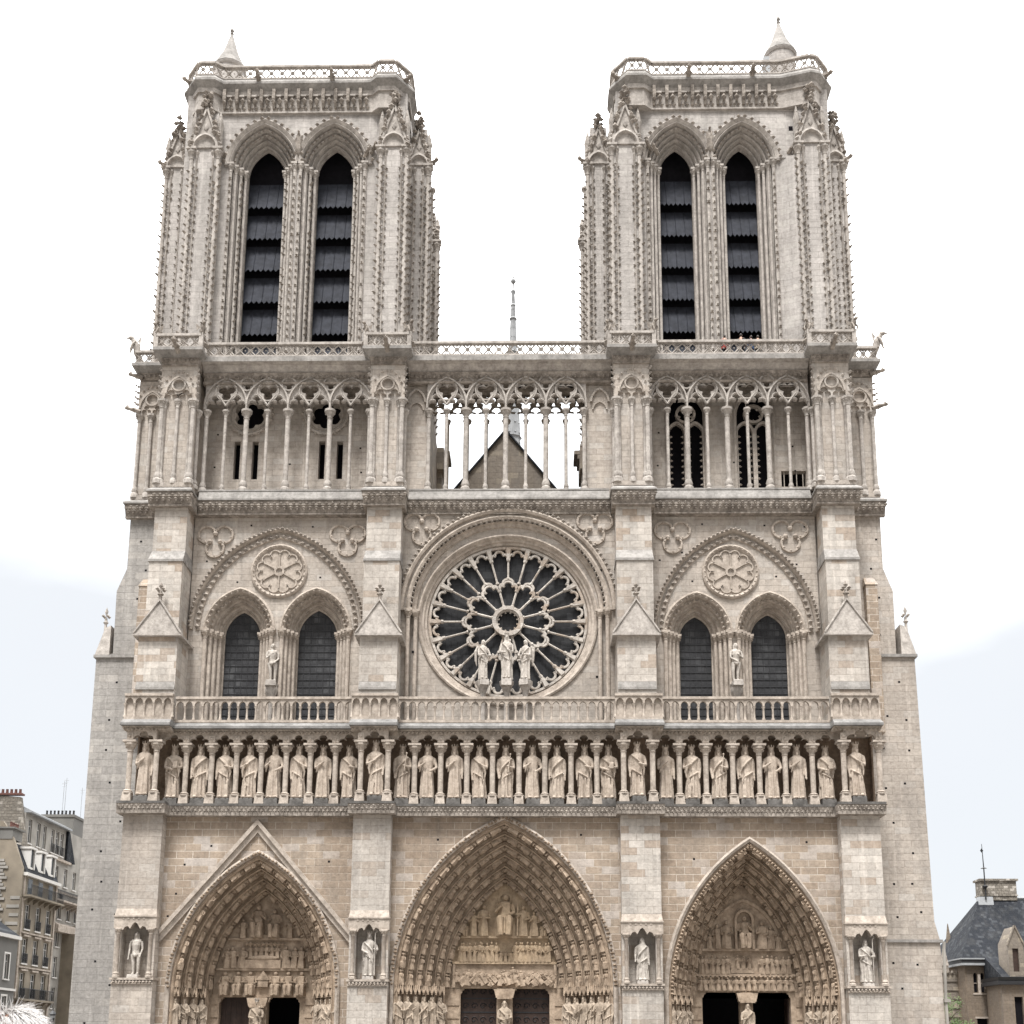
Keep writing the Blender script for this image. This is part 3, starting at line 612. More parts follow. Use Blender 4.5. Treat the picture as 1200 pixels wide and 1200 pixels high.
for wi, (bx, big, oc, subs, sa, wins, zs, ap, tre, stx) in enumerate(WB):
    h = ap-zs; c = (h*h-sa*sa)/(2*sa)
    mb = MB(); Hs = [parch(x, zs, sa, c, 20.3, 10) for x in subs]
    mb.plate([(bx[0]-.05, 20.3)]+Hs[0]+Hs[1]+[(bx[1]+.05, 20.3), (bx[1]+.05, 35.2), (bx[0]-.05, 35.2)], [], 0, .5)
    for dx, z in ((-4.6, 31.7), (-3.2, 32.2), (-2.6, 30.3), (2.6, 30.6), (3.9, 31.4), (2.0, 34.0), (-1.9, 34.1), (4.5, 33.9)):
        x = big[0]+dx; mb.box(x-.06, x+.06, -.004, .1, z-.055, z+.055, 1)
    mb.build('bay_wall', ['wall', 'void'], CA)
    tw = MB(); H = big[3]-big[1]; a = big[2]; cb = (H*H-a*a)/(2*a); R = a+cb
    # big relieving arch: roll, beaded hollow, inner roll
    tw.arch(big[0], big[1], cb, [(R, .02), (R, -.22), (R-.10, -.32), (R-.2, -.22), (R-.24, .02)], 20)
    tw.arch(big[0], big[1], cb, [(R-.38, .02), (R-.4, -.08), (R-.62, -.10), (R-.66, .02)], 20)
    for rr, st, rd, y in ((R-.06, .30, .12, -.32), (R-.5, .42, .16, -.12)):
        A = math.acos(cb/rr); n = int(rr*A/st)
        for s_ in (-1, 1):
            for q in range(n):
                t = (q+.5)/n*A; tw.octa((big[0]+s_*(rr*math.cos(t)-cb), y, big[1]+rr*math.sin(t)), rd*1.1, .14, rd*1.1, 1)
    for x, z in tre: trefoil_orn(tw, x, z)
    T = tw.build('twin_window', ['trimw', 'leaf'], CA)
    # blind oculus of twelve lobes
    ob = MB(); ob.ring(oc[0], oc[1], [(1.78, .02), (1.78, -.12), (1.68, -.2), (1.55, -.12), (1.5, .0)], 40)
    for q in range(30): t = 2*PI*q/30; ob.octa((oc[0]+1.62*math.cos(t), -.17, oc[1]+1.62*math.sin(t)), .08)
    for q in range(6):
        t = PI/6+PI/3*q; ob.tube([(oc[0]+.32*math.cos(t+0), -.07, oc[1]+.32*math.sin(t)), (oc[0]+1.15*math.cos(t), -.07, oc[1]+1.15*math.sin(t))], .05, 5)
        for s_ in (-1, 1):
            b = t+s_*PI/12*1.0; ex, ez = oc[0]+1.12*math.cos(b), oc[1]+1.12*math.sin(b)
            ob.tube([(ex+.31*math.cos(b+u), -.06, ez+.31*math.sin(b+u)) for u in [-2.0+4.0*i/9 for i in range(10)]], .06, 5)
    ob.ring(oc[0], oc[1], [(.34, -.12), (.34, .02), (.2, .02), (.2, -.12)], 12)
    ob.ring(oc[0], oc[1], [(1.5, -.02), (1.5, -.01), (.1, -.01), (.1, -.02)], 40)
    ob.build('blind_oculus', 'trimw', T)
    for x, (wx, ww) in zip(subs, wins):
        mb = MB(); Ro = sa+c; Ri = ww+c
        steps = 4; sw = (Ro-Ri)/steps
        mb.arch(x, zs, c, [(Ro+.12, .02), (Ro+.12, -.10), (Ro, -.18), (Ro-.1, -.06)], 12, closed=False)
        for k in range(steps):
            Ra = Ro-k*sw; ya = .02+k*.3; ox = x+(wx-x)*k/steps
            mb.arch(ox, zs, c, [(Ra, ya-.06), (Ra-sw*.35, ya-.06), (Ra-sw*.55, ya-.12), (Ra-sw*.75, ya-.02), (Ra-sw*.8, ya+.2), (Ra-sw*1.12, ya+.24), (Ra-sw*1.12, ya+.32)], 12, 20.3, closed=False)
            if k in (0, 1):
                rr = Ra-sw*.35; A = math.acos(c/rr); n = int(rr*A/(.4 if k == 0 else .3))
                for s_ in (-1, 1):
                    for q in range(n): t = (q+.5)/n*A; mb.octa((ox+s_*(rr*math.cos(t)-c), ya-.1, zs+rr*math.sin(t)), .13, .12, .13)
        mb.build('arch', 'trimw', T)
        mb = MB()
        for s_ in (-1, 1):
            for k in range(4):
                t = (k+.35)/4; cxx = x+s_*(sa-(sa-ww)*t*.98)+(wx-x)*t; y = -.06+k*.27
                column(mb, cxx, y, 20.4, zs+.02, .13, 8, .5, .4); mb.box(cxx-.27, cxx+.27, y-.25, y+.25, zs-.02, zs+.13)
        mb.build('colonnette', 'trimw', T)
        mb = MB(); y = 1.25; mb.plate(parch(wx, zs, ww+.06, c, 20.3, 10), [], y, y+.06)
        wn = mb.build('window', 'window_glass', T)
        mb = MB(); zt = zs+math.sqrt((ww+c)**2-c*c)
        for q in range(1, 6):
            xx = wx-ww+q*2*ww/6; dxx = abs(xx-wx); zz = zs+math.sqrt(max(0, (ww+c)**2-(dxx+c)**2)); mb.box(xx-.018, xx+.018, y-.03, y-.002, 20.3, zz)
        z = 20.6
        while z < zt-.1:
            hw = ww if z < zs else math.sqrt((ww+c)**2-(z-zs)**2)-c
            mb.box(wx-hw, wx+hw, y-.035, y-.003, z-.022, z+.022); z += .46
        mb.build('window_bars', 'iron', T)
    mb = MB(); mb.lathe(stx, -.2, [(.14, 20.3), (.14, 22.6), (.2, 22.7), (.36, 23.0), (.4, 23.25), (.36, 23.4), (.42, 23.5), (.42, 23.56)], 8); mb.build('pedestal', 'trim', T)

# ---- rose bay
RC = (.12, 27.85)
mb = MB(); bx = BAY[1]
pa = parch(RC[0], 28.25, 6.25, .02, 20.3, 20)
mb.plate([(bx[0]-.05, 20.3)]+pa+[(bx[1]+.05, 20.3), (bx[1]+.05, 35.2), (bx[0]-.05, 35.2)], [], -.35, .1)
mb.plate([(bx[0], 20.3), (bx[1], 20.3), (bx[1], 35.1), (bx[0], 35.1)], [circ(*RC, 5.55, 64)], .1, .6)
for x, z in ((5.9, 30.9), (-5.9, 31.3), (5.6, 24), (-5.7, 25.6)): mb.box(x-.07, x+.07, -.354, -.3, z-.07, z+.07, 1)
mb.build('bay_wall', ['wall', 'void'], CA)
rw = MB()
for R, y in ((6.62, -.55), (6.2, -.42)): rw.arch(RC[0], 28.25, .02, [(R+.13, y+.3), (R+.13, y), (R, y-.08), (R-.14, y), (R-.16, y+.3)], 30)
for rr, st, rd, y in ((6.78, .36, .13, -.55), (6.02, .34, .12, -.36)):
    n = int(PI*rr/st)
    for q in range(n): t = (q+.5)/n*PI; rw.octa((RC[0]+rr*math.cos(t), y, 28.25+rr*math.sin(t)), rd*1.15, .15, rd*1.15, 1)
rw.arch(RC[0], 28.25, .02, [(5.95, -.35), (5.9, -.1), (5.72, -.05), (5.68, .1)], 30, closed=False)
rw.ring(*RC, [(5.62, .12), (5.60, -.02), (5.5, -.06), (5.4, .02), (5.36, .16), (5.22, .2), (5.18, .34), (5.05, .36), (5.0, .5), (4.86, .52), (4.84, .9)], 72, closed=False)
for s_ in (-1, 1):
    for dx, y in ((6.15, -.45), (5.7, -.2)): column(rw, RC[0]+s_*dx, y, 20.4, 28.25, .13, 8, .5, .4); rw.box(RC[0]+s_*dx-.27, RC[0]+s_*dx+.27, y-.25, y+.25, 28.2, 28.35)
for x in (-5.3, 5.55): trefoil_orn(rw, x, 33.8, -.35)
RW = rw.build('rose_window', ['trimw', 'leaf'], CA)
mb = MB(); mb.ring(*RC, [(5.0, .78), (5.0, .82), (.01, .82), (.01, .78)], 48); mb.build('glass', 'glass', RW)
tr = MB(); yt = .52
def pol(r, a): return (RC[0]+r*math.sin(a), yt, RC[1]+r*math.cos(a))
tr.ring(*RC, [(.98, .3), (.98, .7), (.76, .7), (.76, .3)], 36); tr.ring(*RC, [(.76, .42), (.76, .6), (.66, .6), (.66, .42)], 36)
for k in range(12):
    a = 2*PI*k/12+PI/12; tr.tube([pol(.66, a), pol(.55, a)], [.05, .07], 5)
    tr.tube([pol(1.0, a), pol(1.06, a), pol(1.1, a), pol(1.98, a), pol(2.02, a), pol(2.14, a)], [.13, .13, .075, .075, .13, .14], 6)
    # inner petal head: three lobes, double moulding
    ac = 2*PI*k/12; hs = PI/12
    for off, rad in ((0, .09), (.17, .105)):
        P = []
        for i in range(5): u = i/4; P.append(pol(2.12+off*.6+.30*math.sin(u*PI*.75), ac-hs*(1-.02)+hs*.52*u))
        for i in range(7): u = PI*i/6; P.append(pol(2.42+off+.24*math.sin(u), ac-hs*.46*math.cos(u)))
        for i in range(5): u = 1-i/4; P.append(pol(2.12+off*.6+.30*math.sin(u*PI*.75), ac+hs*(1-.02)-hs*.52*u))
        tr.tube(P, rad, 5)
    for s_ in (-1, 1): tr.octa(pol(2.34, ac+s_*hs*.45), .10)
for k in range(24):
    a = 2*PI*k/24; r0 = 2.80 if k % 2 == 0 else 2.55
    tr.tube([pol(r0, a), pol(r0+.1, a), pol(r0+.14, a), pol(4.0, a), pol(4.04, a), pol(4.2, a)], [.12, .12, .068, .068, .13, .14], 6)
    ac = a+PI/24; hs = PI/24; P = []
    for i in range(5): u = i/4; P.append(pol(4.18+.30*math.sin(u*PI*.7), ac-hs+hs*.5*u))
    for i in range(7): u = PI*i/6; P.append(pol(4.44+.25*math.sin(u), ac-hs*.46*math.cos(u)))
    for i in range(5): u = 1-i/4; P.append(pol(4.18+.30*math.sin(u*PI*.7), ac+hs-hs*.5*u))
    tr.tube(P, .10, 5)
    for s_ in (-1, 1): tr.octa(pol(4.40, ac+s_*hs*.48), .09)
    tr.tube([pol(4.2, a), pol(4.86, a)], [.13, .24], 5)
tr.ring(*RC, [(4.95, .4), (4.95, .7), (4.80, .7), (4.80, .4)], 72)
tr.build('tracery', 'clean', RW)

# ---- outer flanks beside the front
for s_ in (-1, 1):
    mb = MB()
    if s_ < 0: P = [(-19.72, 0), (-25.47, 0), (-25.47, 25.5), (-24.45, 25.7), (-24.5, 29.8), (-23.95, 31.3), (-23.95, 34.7), (-19.72, 34.7)]
    else: P = [(19.32, 0), (25.54, 0), (25.54, 8.1), (25.28, 9.2), (25.10, 25.4), (24.0, 25.6), (24.03, 29.7), (23.5, 31.2), (23.5, 34.7), (19.32, 34.7)]
    mb.prism(P if s_ > 0 else P[::-1], 0.2, 5)
    X = -25.0 if s_ < 0 else 24.6
    for i, z in enumerate((2.9, 5.1, 6.8, 9.6, 11.3, 13.4, 15.2, 17.3, 19.5, 21.6, 23.8, 26.9, 29.1, 31.2, 33.3)):
        for j, xx in enumerate((23.0, 24.3)):
            if (z > 25 and j) or (i*7+j*3) % 5 == 0: continue
            x = s_*(xx+.25*math.sin(i*2.3+j)); zz = z+.18*math.sin(i*1.7+j*2); mb.box(x-.065, x+.065, .194, .3, zz-.06, zz+.06, 1)
    fb = mb.build('flank_buttress', ['flank' if s_ < 0 else 'wall', 'void'], CA)
    mb = MB(); e = 25.6 if s_ < 0 else 25.25
    mb.box(min(s_*22, s_*e), max(s_*22, s_*e), .05, 5.1, 25.4, 25.58)
    if s_ > 0: mb.box(21.6, 25.68, .08, 5.1, 7.95, 8.12)
    mb.build('string_course', 'lead', fb)
    mb = MB(); xa, xb = s_*(e-.05), s_*(e-.95)
    mb.add([(xa, .1, 25.58), (xb, .1, 25.58), (xb, .1, 27.5), (xa-s_*.35, .6, 27.5), (xa, 4.5, 25.58), (xb, 4.5, 25.58), (xb, 4.5, 27.5)], [(0, 1, 2, 3), (0, 3, 6, 4), (3, 2, 6), (1, 5, 6, 2), (0, 4, 5, 1)])
    finial(mb, s_*(e-.42), .6, 27.2, 1.6, .22); mb.build('pinnacle', 'trim', fb)
    # receding upper edge of the flank seen beside the buttress
    mb = MB(); mb.box(s_*22.55-.35, s_*22.55+.35, -.4, .2, 20.5, 29.9); mb.frust(s_*22.55-.4, s_*22.55+.4, -.45, .2, 29.9, s_*22.5-.3, s_*22.5+.3, 0, .2, 30.5)
    mb.build('pilaster', 'low', fb)
# ---- great cornice under the open gallery
mb = MB()
def g_band(x0, x1, y):
    mb.frust(x0, x1, y+.25, .2, 34.72, x0, x1, y+.05, .2, 35.15); mb.box(x0-.02, x1+.02, y, .2, 35.15, 35.46)
    leaves(mb, x0, x1, y+.08, 35.02, .40, .15); leaves(mb, x0+.2, x1+.2, y+.0, 35.28, .40, .12); mb.box(x0, x1, y+.2, .2, 34.6, 34.70)
e_ = .2
for i, b in enumerate(BX): g_band(b[0]-e_, b[1]+e_, -2.05)
for b in BAY: g_band(b[0]+e_+.03, b[1]-e_-.03, -.72)
g_band(-24.2, -22.25, -.3); g_band(21.8, 23.75, -.3)
mb.build('cornice', 'leaf', CA)
mb = MB()
for b in BX: mb.box(b[0]-.3, b[1]+.3, -2.15, .2, 35.46, 35.56); mb.frust(b[0]-.3, b[1]+.3, -2.15, .2, 35.56, b[0]-.05, b[1]+.05, -1.6, .2, 35.95)
for b in BAY: mb.box(b[0]+.3, b[1]-.3, -.82, 1.0, 35.464, 35.57); mb.frust(b[0]+.3, b[1]-.3, -.82, 1.0, 35.57, b[0]+.3, b[1]-.3, -.62, 1.0, 36.12); mb.box(b[0]+.3, b[1]-.3, -.66, 1.0, 36.124, 36.24)
for x0, x1 in ((-24.3, -22.3), (21.85, 23.85)): mb.box(x0, x1, -.4, 1, 35.46, 35.58); mb.frust(x0, x1, -.4, 1, 35.58, x0+.1, x1-.1, .1, 1, 35.9)
mb.build('ledge', 'lead', CA)

# ---- tower bases behind the gallery
mb = MB()
for x0, x1 in ((-23.3, -5.4), (5.55, 22.9)):
    mb.box(x0, x1, 1.95, 14, 20, 45.0)
mb.box(-5.4, 5.55, 1.0, 12, 30, 35.6)
for s_ in (-1, 1):                                        # corbelled passage seen through the open gallery
    xx = -5.4 if s_ < 0 else 5.55
    mb.box(min(xx, xx-s_*.5), max(xx, xx-s_*.5), 10.5, 13.5, 43.2, 44.9); mb.box(min(xx, xx-s_*.35), max(xx, xx-s_*.35), 11, 13.5, 41.6, 43.2)
    for q in range(3): mb.box(min(xx, xx-s_*(.9-.25*q)), max(xx, xx-s_*(.9-.25*q)), 11, 13, 44.9-q*.35-.3, 44.9-q*.35)
mb.build('tower_base', 'gable', CA)
# dark backing sheet for the unlit inside, so that the sky never shows through
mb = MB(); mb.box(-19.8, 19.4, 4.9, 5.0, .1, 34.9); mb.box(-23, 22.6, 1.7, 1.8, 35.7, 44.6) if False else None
mb.build('dark_backing', 'void', CA)

# ---- open gallery
def pier(x0, x1, y, z0=35.95):
    mb = MB(); cx = (x0+x1)/2
    mb.box(x0+.12, x1-.12, y+.14, 1.2, z0, 44.3)
    mb.box(x0-.05, x1+.05, y-.12, 1.2, z0, z0+.3)
    P = trefarch(x0+.25, cx-.05, 41.95, .75)+trefarch(cx+.05, x1-.25, 41.95, .75)
    mb.plate([(x0, 41.95)]+P+[(x1, 41.95), (x1, 44.3), (x0, 44.3)], [circ(cx, 42.98, .34, 16)], y, y+.16)
    mb.arch(cx, 42.35, .5, [(.86+.5, y+.02), (.86+.5, y-.1), (.74+.5, y-.1), (.74+.5, y+.02)], 8)
    mb.ring(cx, 42.98, [(.46, y+.02), (.46, y-.07), (.36, y-.07), (.36, y+.02)], 18)
    for q in range(8): t = .12+.8*q/8; mb.octa((cx+.95*math.cos(PI*t), y-.05, 42.6+1.3*math.sin(PI*t)), .10)
    return mb
OG = CA
for i, (x0, x1) in enumerate(BX):
    b = pier(x0, x1, -1.55).build('gallery_pier', 'wall', CA)
    mb = MB()
    for x in (x0+.16, (x0+x1)/2, x1-.16): column(mb, x, -1.52, 36.2, 41.95, .15 if x != (x0+x1)/2 else .11, 8, .6, .75)
    for x in (x0+.34, x1-.34): column(mb, x, -1.48, 36.2, 41.95, .10, 8, .6, .75)
    for s_, x in ((-1, x0+.05), (1, x1-.05)): column(mb, x, -.75, 36.2, 41.6, .13, 8, .6, .6); crockets(mb, x, -1.5, 42.1, 44.2, s_*.12, -.1, .42, .13)
    mb.build('colonnette', 'trim', b)
    mb = MB(); mb.box(x0-.02, x1+.02, -1.66, 1, 44.3, 44.36); mb.frust(x0, x1, -1.6, 1, 44.36, x0-.1, x1+.1, -1.78, 1, 44.75); leaves(mb, x0-.05, x1+.05, -1.8, 44.58, .28, .11)
    mb.build('cornice', 'leaf', b)
    mb = MB(); mb.frust(x0-.1, x1+.1, -1.8, 1.2, 44.75, x0-.42, x1+.42, -2.3, 1.2, 45.0); mb.box(x0-.44, x1+.44, -2.34, 1.2, 45.0, 45.2)
    mb.build('ledge', 'lead', b)
for x0, x1, s_ in ((-24.0, -22.2, -1), (21.75, 23.55, 1)):
    b = pier(x0, x1, .25).build('gallery_pier', 'wall', CA)
    mb = MB()
    for x in (x0+.14, (x0+x1)/2, x1-.14): column(mb, x, .28, 36.1, 41.95, .13, 8, .6, .75)
    crockets(mb, x0+.05 if s_ < 0 else x1-.05, .3, 42, 44.2, s_*.2, -.1, .42, .14); mb.build('colonnette', 'trim', b)
    mb = MB(); mb.frust(x0, x1, .2, 5, 44.36, x0-.1, x1+.1, 0, 5, 44.75); leaves(mb, x0, x1, -.02, 44.56, .28, .11); mb.build('cornice', 'leaf', b)
    mb = MB(); mb.frust(x0-.1, x1+.1, 0, 5, 44.75, x0-.35, x1+.35, -.5, 5, 45.0); mb.box(x0-.36, x1+.36, -.53, 5, 45.0, 45.2); mb.build('ledge', 'lead', b)

def lattice(mb, p0, p1, z0, z1, unit=.66, r=.055):
    a, b = Vector((*p0, 0)), Vector((*p1, 0)); n = max(1, int(round((b-a).length/unit))); d = (b-a)/n; t = d.normalized(); nn = Vector((-t.y, t.x, 0))
    def rail(zz0, zz1, w_):
        v = [a-nn*w_, b-nn*w_, b+nn*w_, a+nn*w_]; mb.add([(p.x, p.y, zz0) for p in v]+[(p.x, p.y, zz1) for p in v], [(0, 1, 5, 4), (1, 2, 6, 5), (2, 3, 7, 6), (3, 0, 4, 7), (4, 5, 6, 7), (0, 3, 2, 1)])
    rail(z0, z0+.10, .11); rail(z1-.16, z1, .16)
    zb, zt = z0+.1, z1-.16; zm = (zb+zt)/2
    for i in range(n):
        p, q = a+d*i, a+d*(i+1); m = (p+q)/2
        mb.tube([(p.x, p.y, zb), (q.x, q.y, zt)], r, 4); mb.tube([(p.x, p.y, zt), (q.x, q.y, zb)], r, 4)
        for u, z in ((p, zm),): mb.octa((u.x, u.y, z), r*1.1)
        mb.tube([(m.x-t.x*.13, m.y-t.y*.13, zm), (m.x, m.y, zm+.13), (m.x+t.x*.13, m.y+t.y*.13, zm), (m.x, m.y, zm-.13)], r*.9, 4, True)
        for sg, z in ((1, zt), (-1, zb)): mb.tube([(m.x-t.x*.16, m.y-t.y*.16, z), (m.x, m.y, z-sg*.16), (m.x+t.x*.16, m.y+t.y*.16, z)], r*.75, 4)
def beast(mb, x, y, z, ang, l=1.0, up=.0, r=.15):             # carved spout stretching outwards
    dx, dy = math.sin(ang), -math.cos(ang)
    mb.tube([(x-dx*.2, y-dy*.2, z-.1), (x+dx*.3*l, y+dy*.3*l, z+.02), (x+dx*.7*l, y+dy*.7*l, z+.05+up*.5), (x+dx*.95*l, y+dy*.95*l, z+.1+up), (x+dx*1.15*l, y+dy*1.15*l, z+.05+up)], [r*1.1, r*1.2, r*.8, r*1.1, r*.5], 6)
    mb.octa((x+dx*.9*l, y+dy*.9*l, z+.22+up), r*.6, r*.6, r*.9)
    for s_ in (-1, 1): mb.octa((x+dx*.35*l+dy*s_*r*1.3, y+dy*.35*l-dx*s_*r*1.3, z-.02), r*.5, r*.6, r*.9)
def chimera(mb, x, y, z, ang, h=.9):                           # crouching carved beast on a corner
    i0 = len(mb.v)
    mb.tube([(0, .12, 0), (0, .08, .25), (0, -.02, .5), (0, -.14, .66)], [.17, .2, .17, .12], 7); mb.blob((0, -.22, .74), (.12, .17, .12), 7, 5)
    mb.octa((0, -.40, .70), .06, .1, .06)
    for s_ in (-1, 1):
        mb.octa((s_*.09, -.14, .88), .04, .04, .1); mb.tube([(s_*.14, -.02, .5), (s_*.2, -.16, .3), (s_*.15, -.24, 0)], [.08, .06, .05], 5); mb.add([(s_*.12, .1, .55), (s_*.38, .28, .8), (s_*.3, .26, .3), (s_*.15, .16, .5)], [(0, 1, 2), (0, 2, 3), (0, 3, 1), (1, 3, 2)])
    mb.xf(i0, Matrix.Translation((x, y, z)) @ Matrix.Rotation(ang, 4, 'Z') @ Matrix.Scale(h, 4))

mb = MB()
def bal(x0, x1, y0, yb, z0, z1, left=True, right=True):
    lattice(mb, (x0, y0), (x1, y0), z0, z1)
    if left: lattice(mb, (x0, y0), (x0, yb), z0, z1)
    if right: lattice(mb, (x1, y0), (x1, yb), z0, z1)
for x0, x1 in BX: bal(x0-.28, x1+.28, -2.15, -1.2, 45.2, 46.15)
for x0, x1 in BAY: lattice(mb, (x0+.2, -1.15), (x1-.2, -1.15), 45.13, 46.12)
bal(-24.2, -22.4, -.35, 4, 45.2, 46.1, True, False); bal(22.0, 23.75, -.35, 4, 45.2, 46.1, False, True)
for x0, x1 in BX:
    for x in (x0-.28, x1+.28): mb.box(x-.13, x+.13, -2.28, -2.02, 45.2, 46.22)
mb.build('balustrade', 'trim', CA)
for x0, x1 in BX:
    mb = MB(); beast(mb, (x0+x1)/2, -2.3, 45.05, 0, 1.0); mb.build('gargoyle', 'leaf', CA)
    for s_, x in ((-1, x0-.3), (1, x1+.3)):
        mb = MB(); chimera(mb, x, -2.1, 46.2, -s_*-.6, .95 if s_ > 0 else .85); mb.build('stone_beast', 'leaf', CA)
        mb = MB()
        for q in range(4): mb.octa((x+s_*.12, -2.0+.25*q, 45.6+.1*q), .17, .16, .2)
        mb.build('crocket', 'leaf', CA)
for x, a_ in ((-24.3, -1.2), (23.9, 1.2)):
    mb = MB(); chimera(mb, x, -.3, 46.1, a_, 1.25); mb.build('stone_beast', 'trim', CA)
    for z, l in ((44.5, .65), (42.1, .7)): mb = MB(); beast(mb, x+(.35 if a_ < 0 else -.35), .0, z, a_*1.2, l, .05, .13); mb.build('gargoyle', 'leaf', CA)
mb = MB()
for x0, x1 in BAY:
    mb.frust(x0+.1, x1-.1, -.55, 1.2, 43.6, x0+.1, x1-.1, -.62, 1.2, 43.7); mb.frust(x0+.1, x1-.1, -.5, 1.2, 43.98 if False else 44.0, x0+.1, x1-.1, -.72, 1.2, 44.3)
    mb.box(x0+.1, x1-.1, -.48, 1.2, 43.7, 44.0); leaves(mb, x0+.1, x1-.1, -.60, 44.08, .30, .12)
mb.build('cornice', 'leaf', CA)
mb = MB()
for x0, x1 in BAY:
    mb.frust(x0+.1, x1-.1, -.55, 1.2, 44.3, x0+.1, x1-.1, -.95, 1.2, 44.7, 1); mb.box(x0+.1, x1-.1, -1.3, 1.3, 44.78, 45.12); mb.frust(x0+.1, x1-.1, -1.0, 1.3, 44.7, x0+.1, x1-.1, -1.28, 1.3, 44.78, 1)
mb.box(-23.3, -5.6, 1.3, 14, 45.0, 45.1); mb.box(5.7, 22.9, 1.3, 14, 45.0, 45.1)
mb.build('walkway', ['lead', 'trim'], CA)

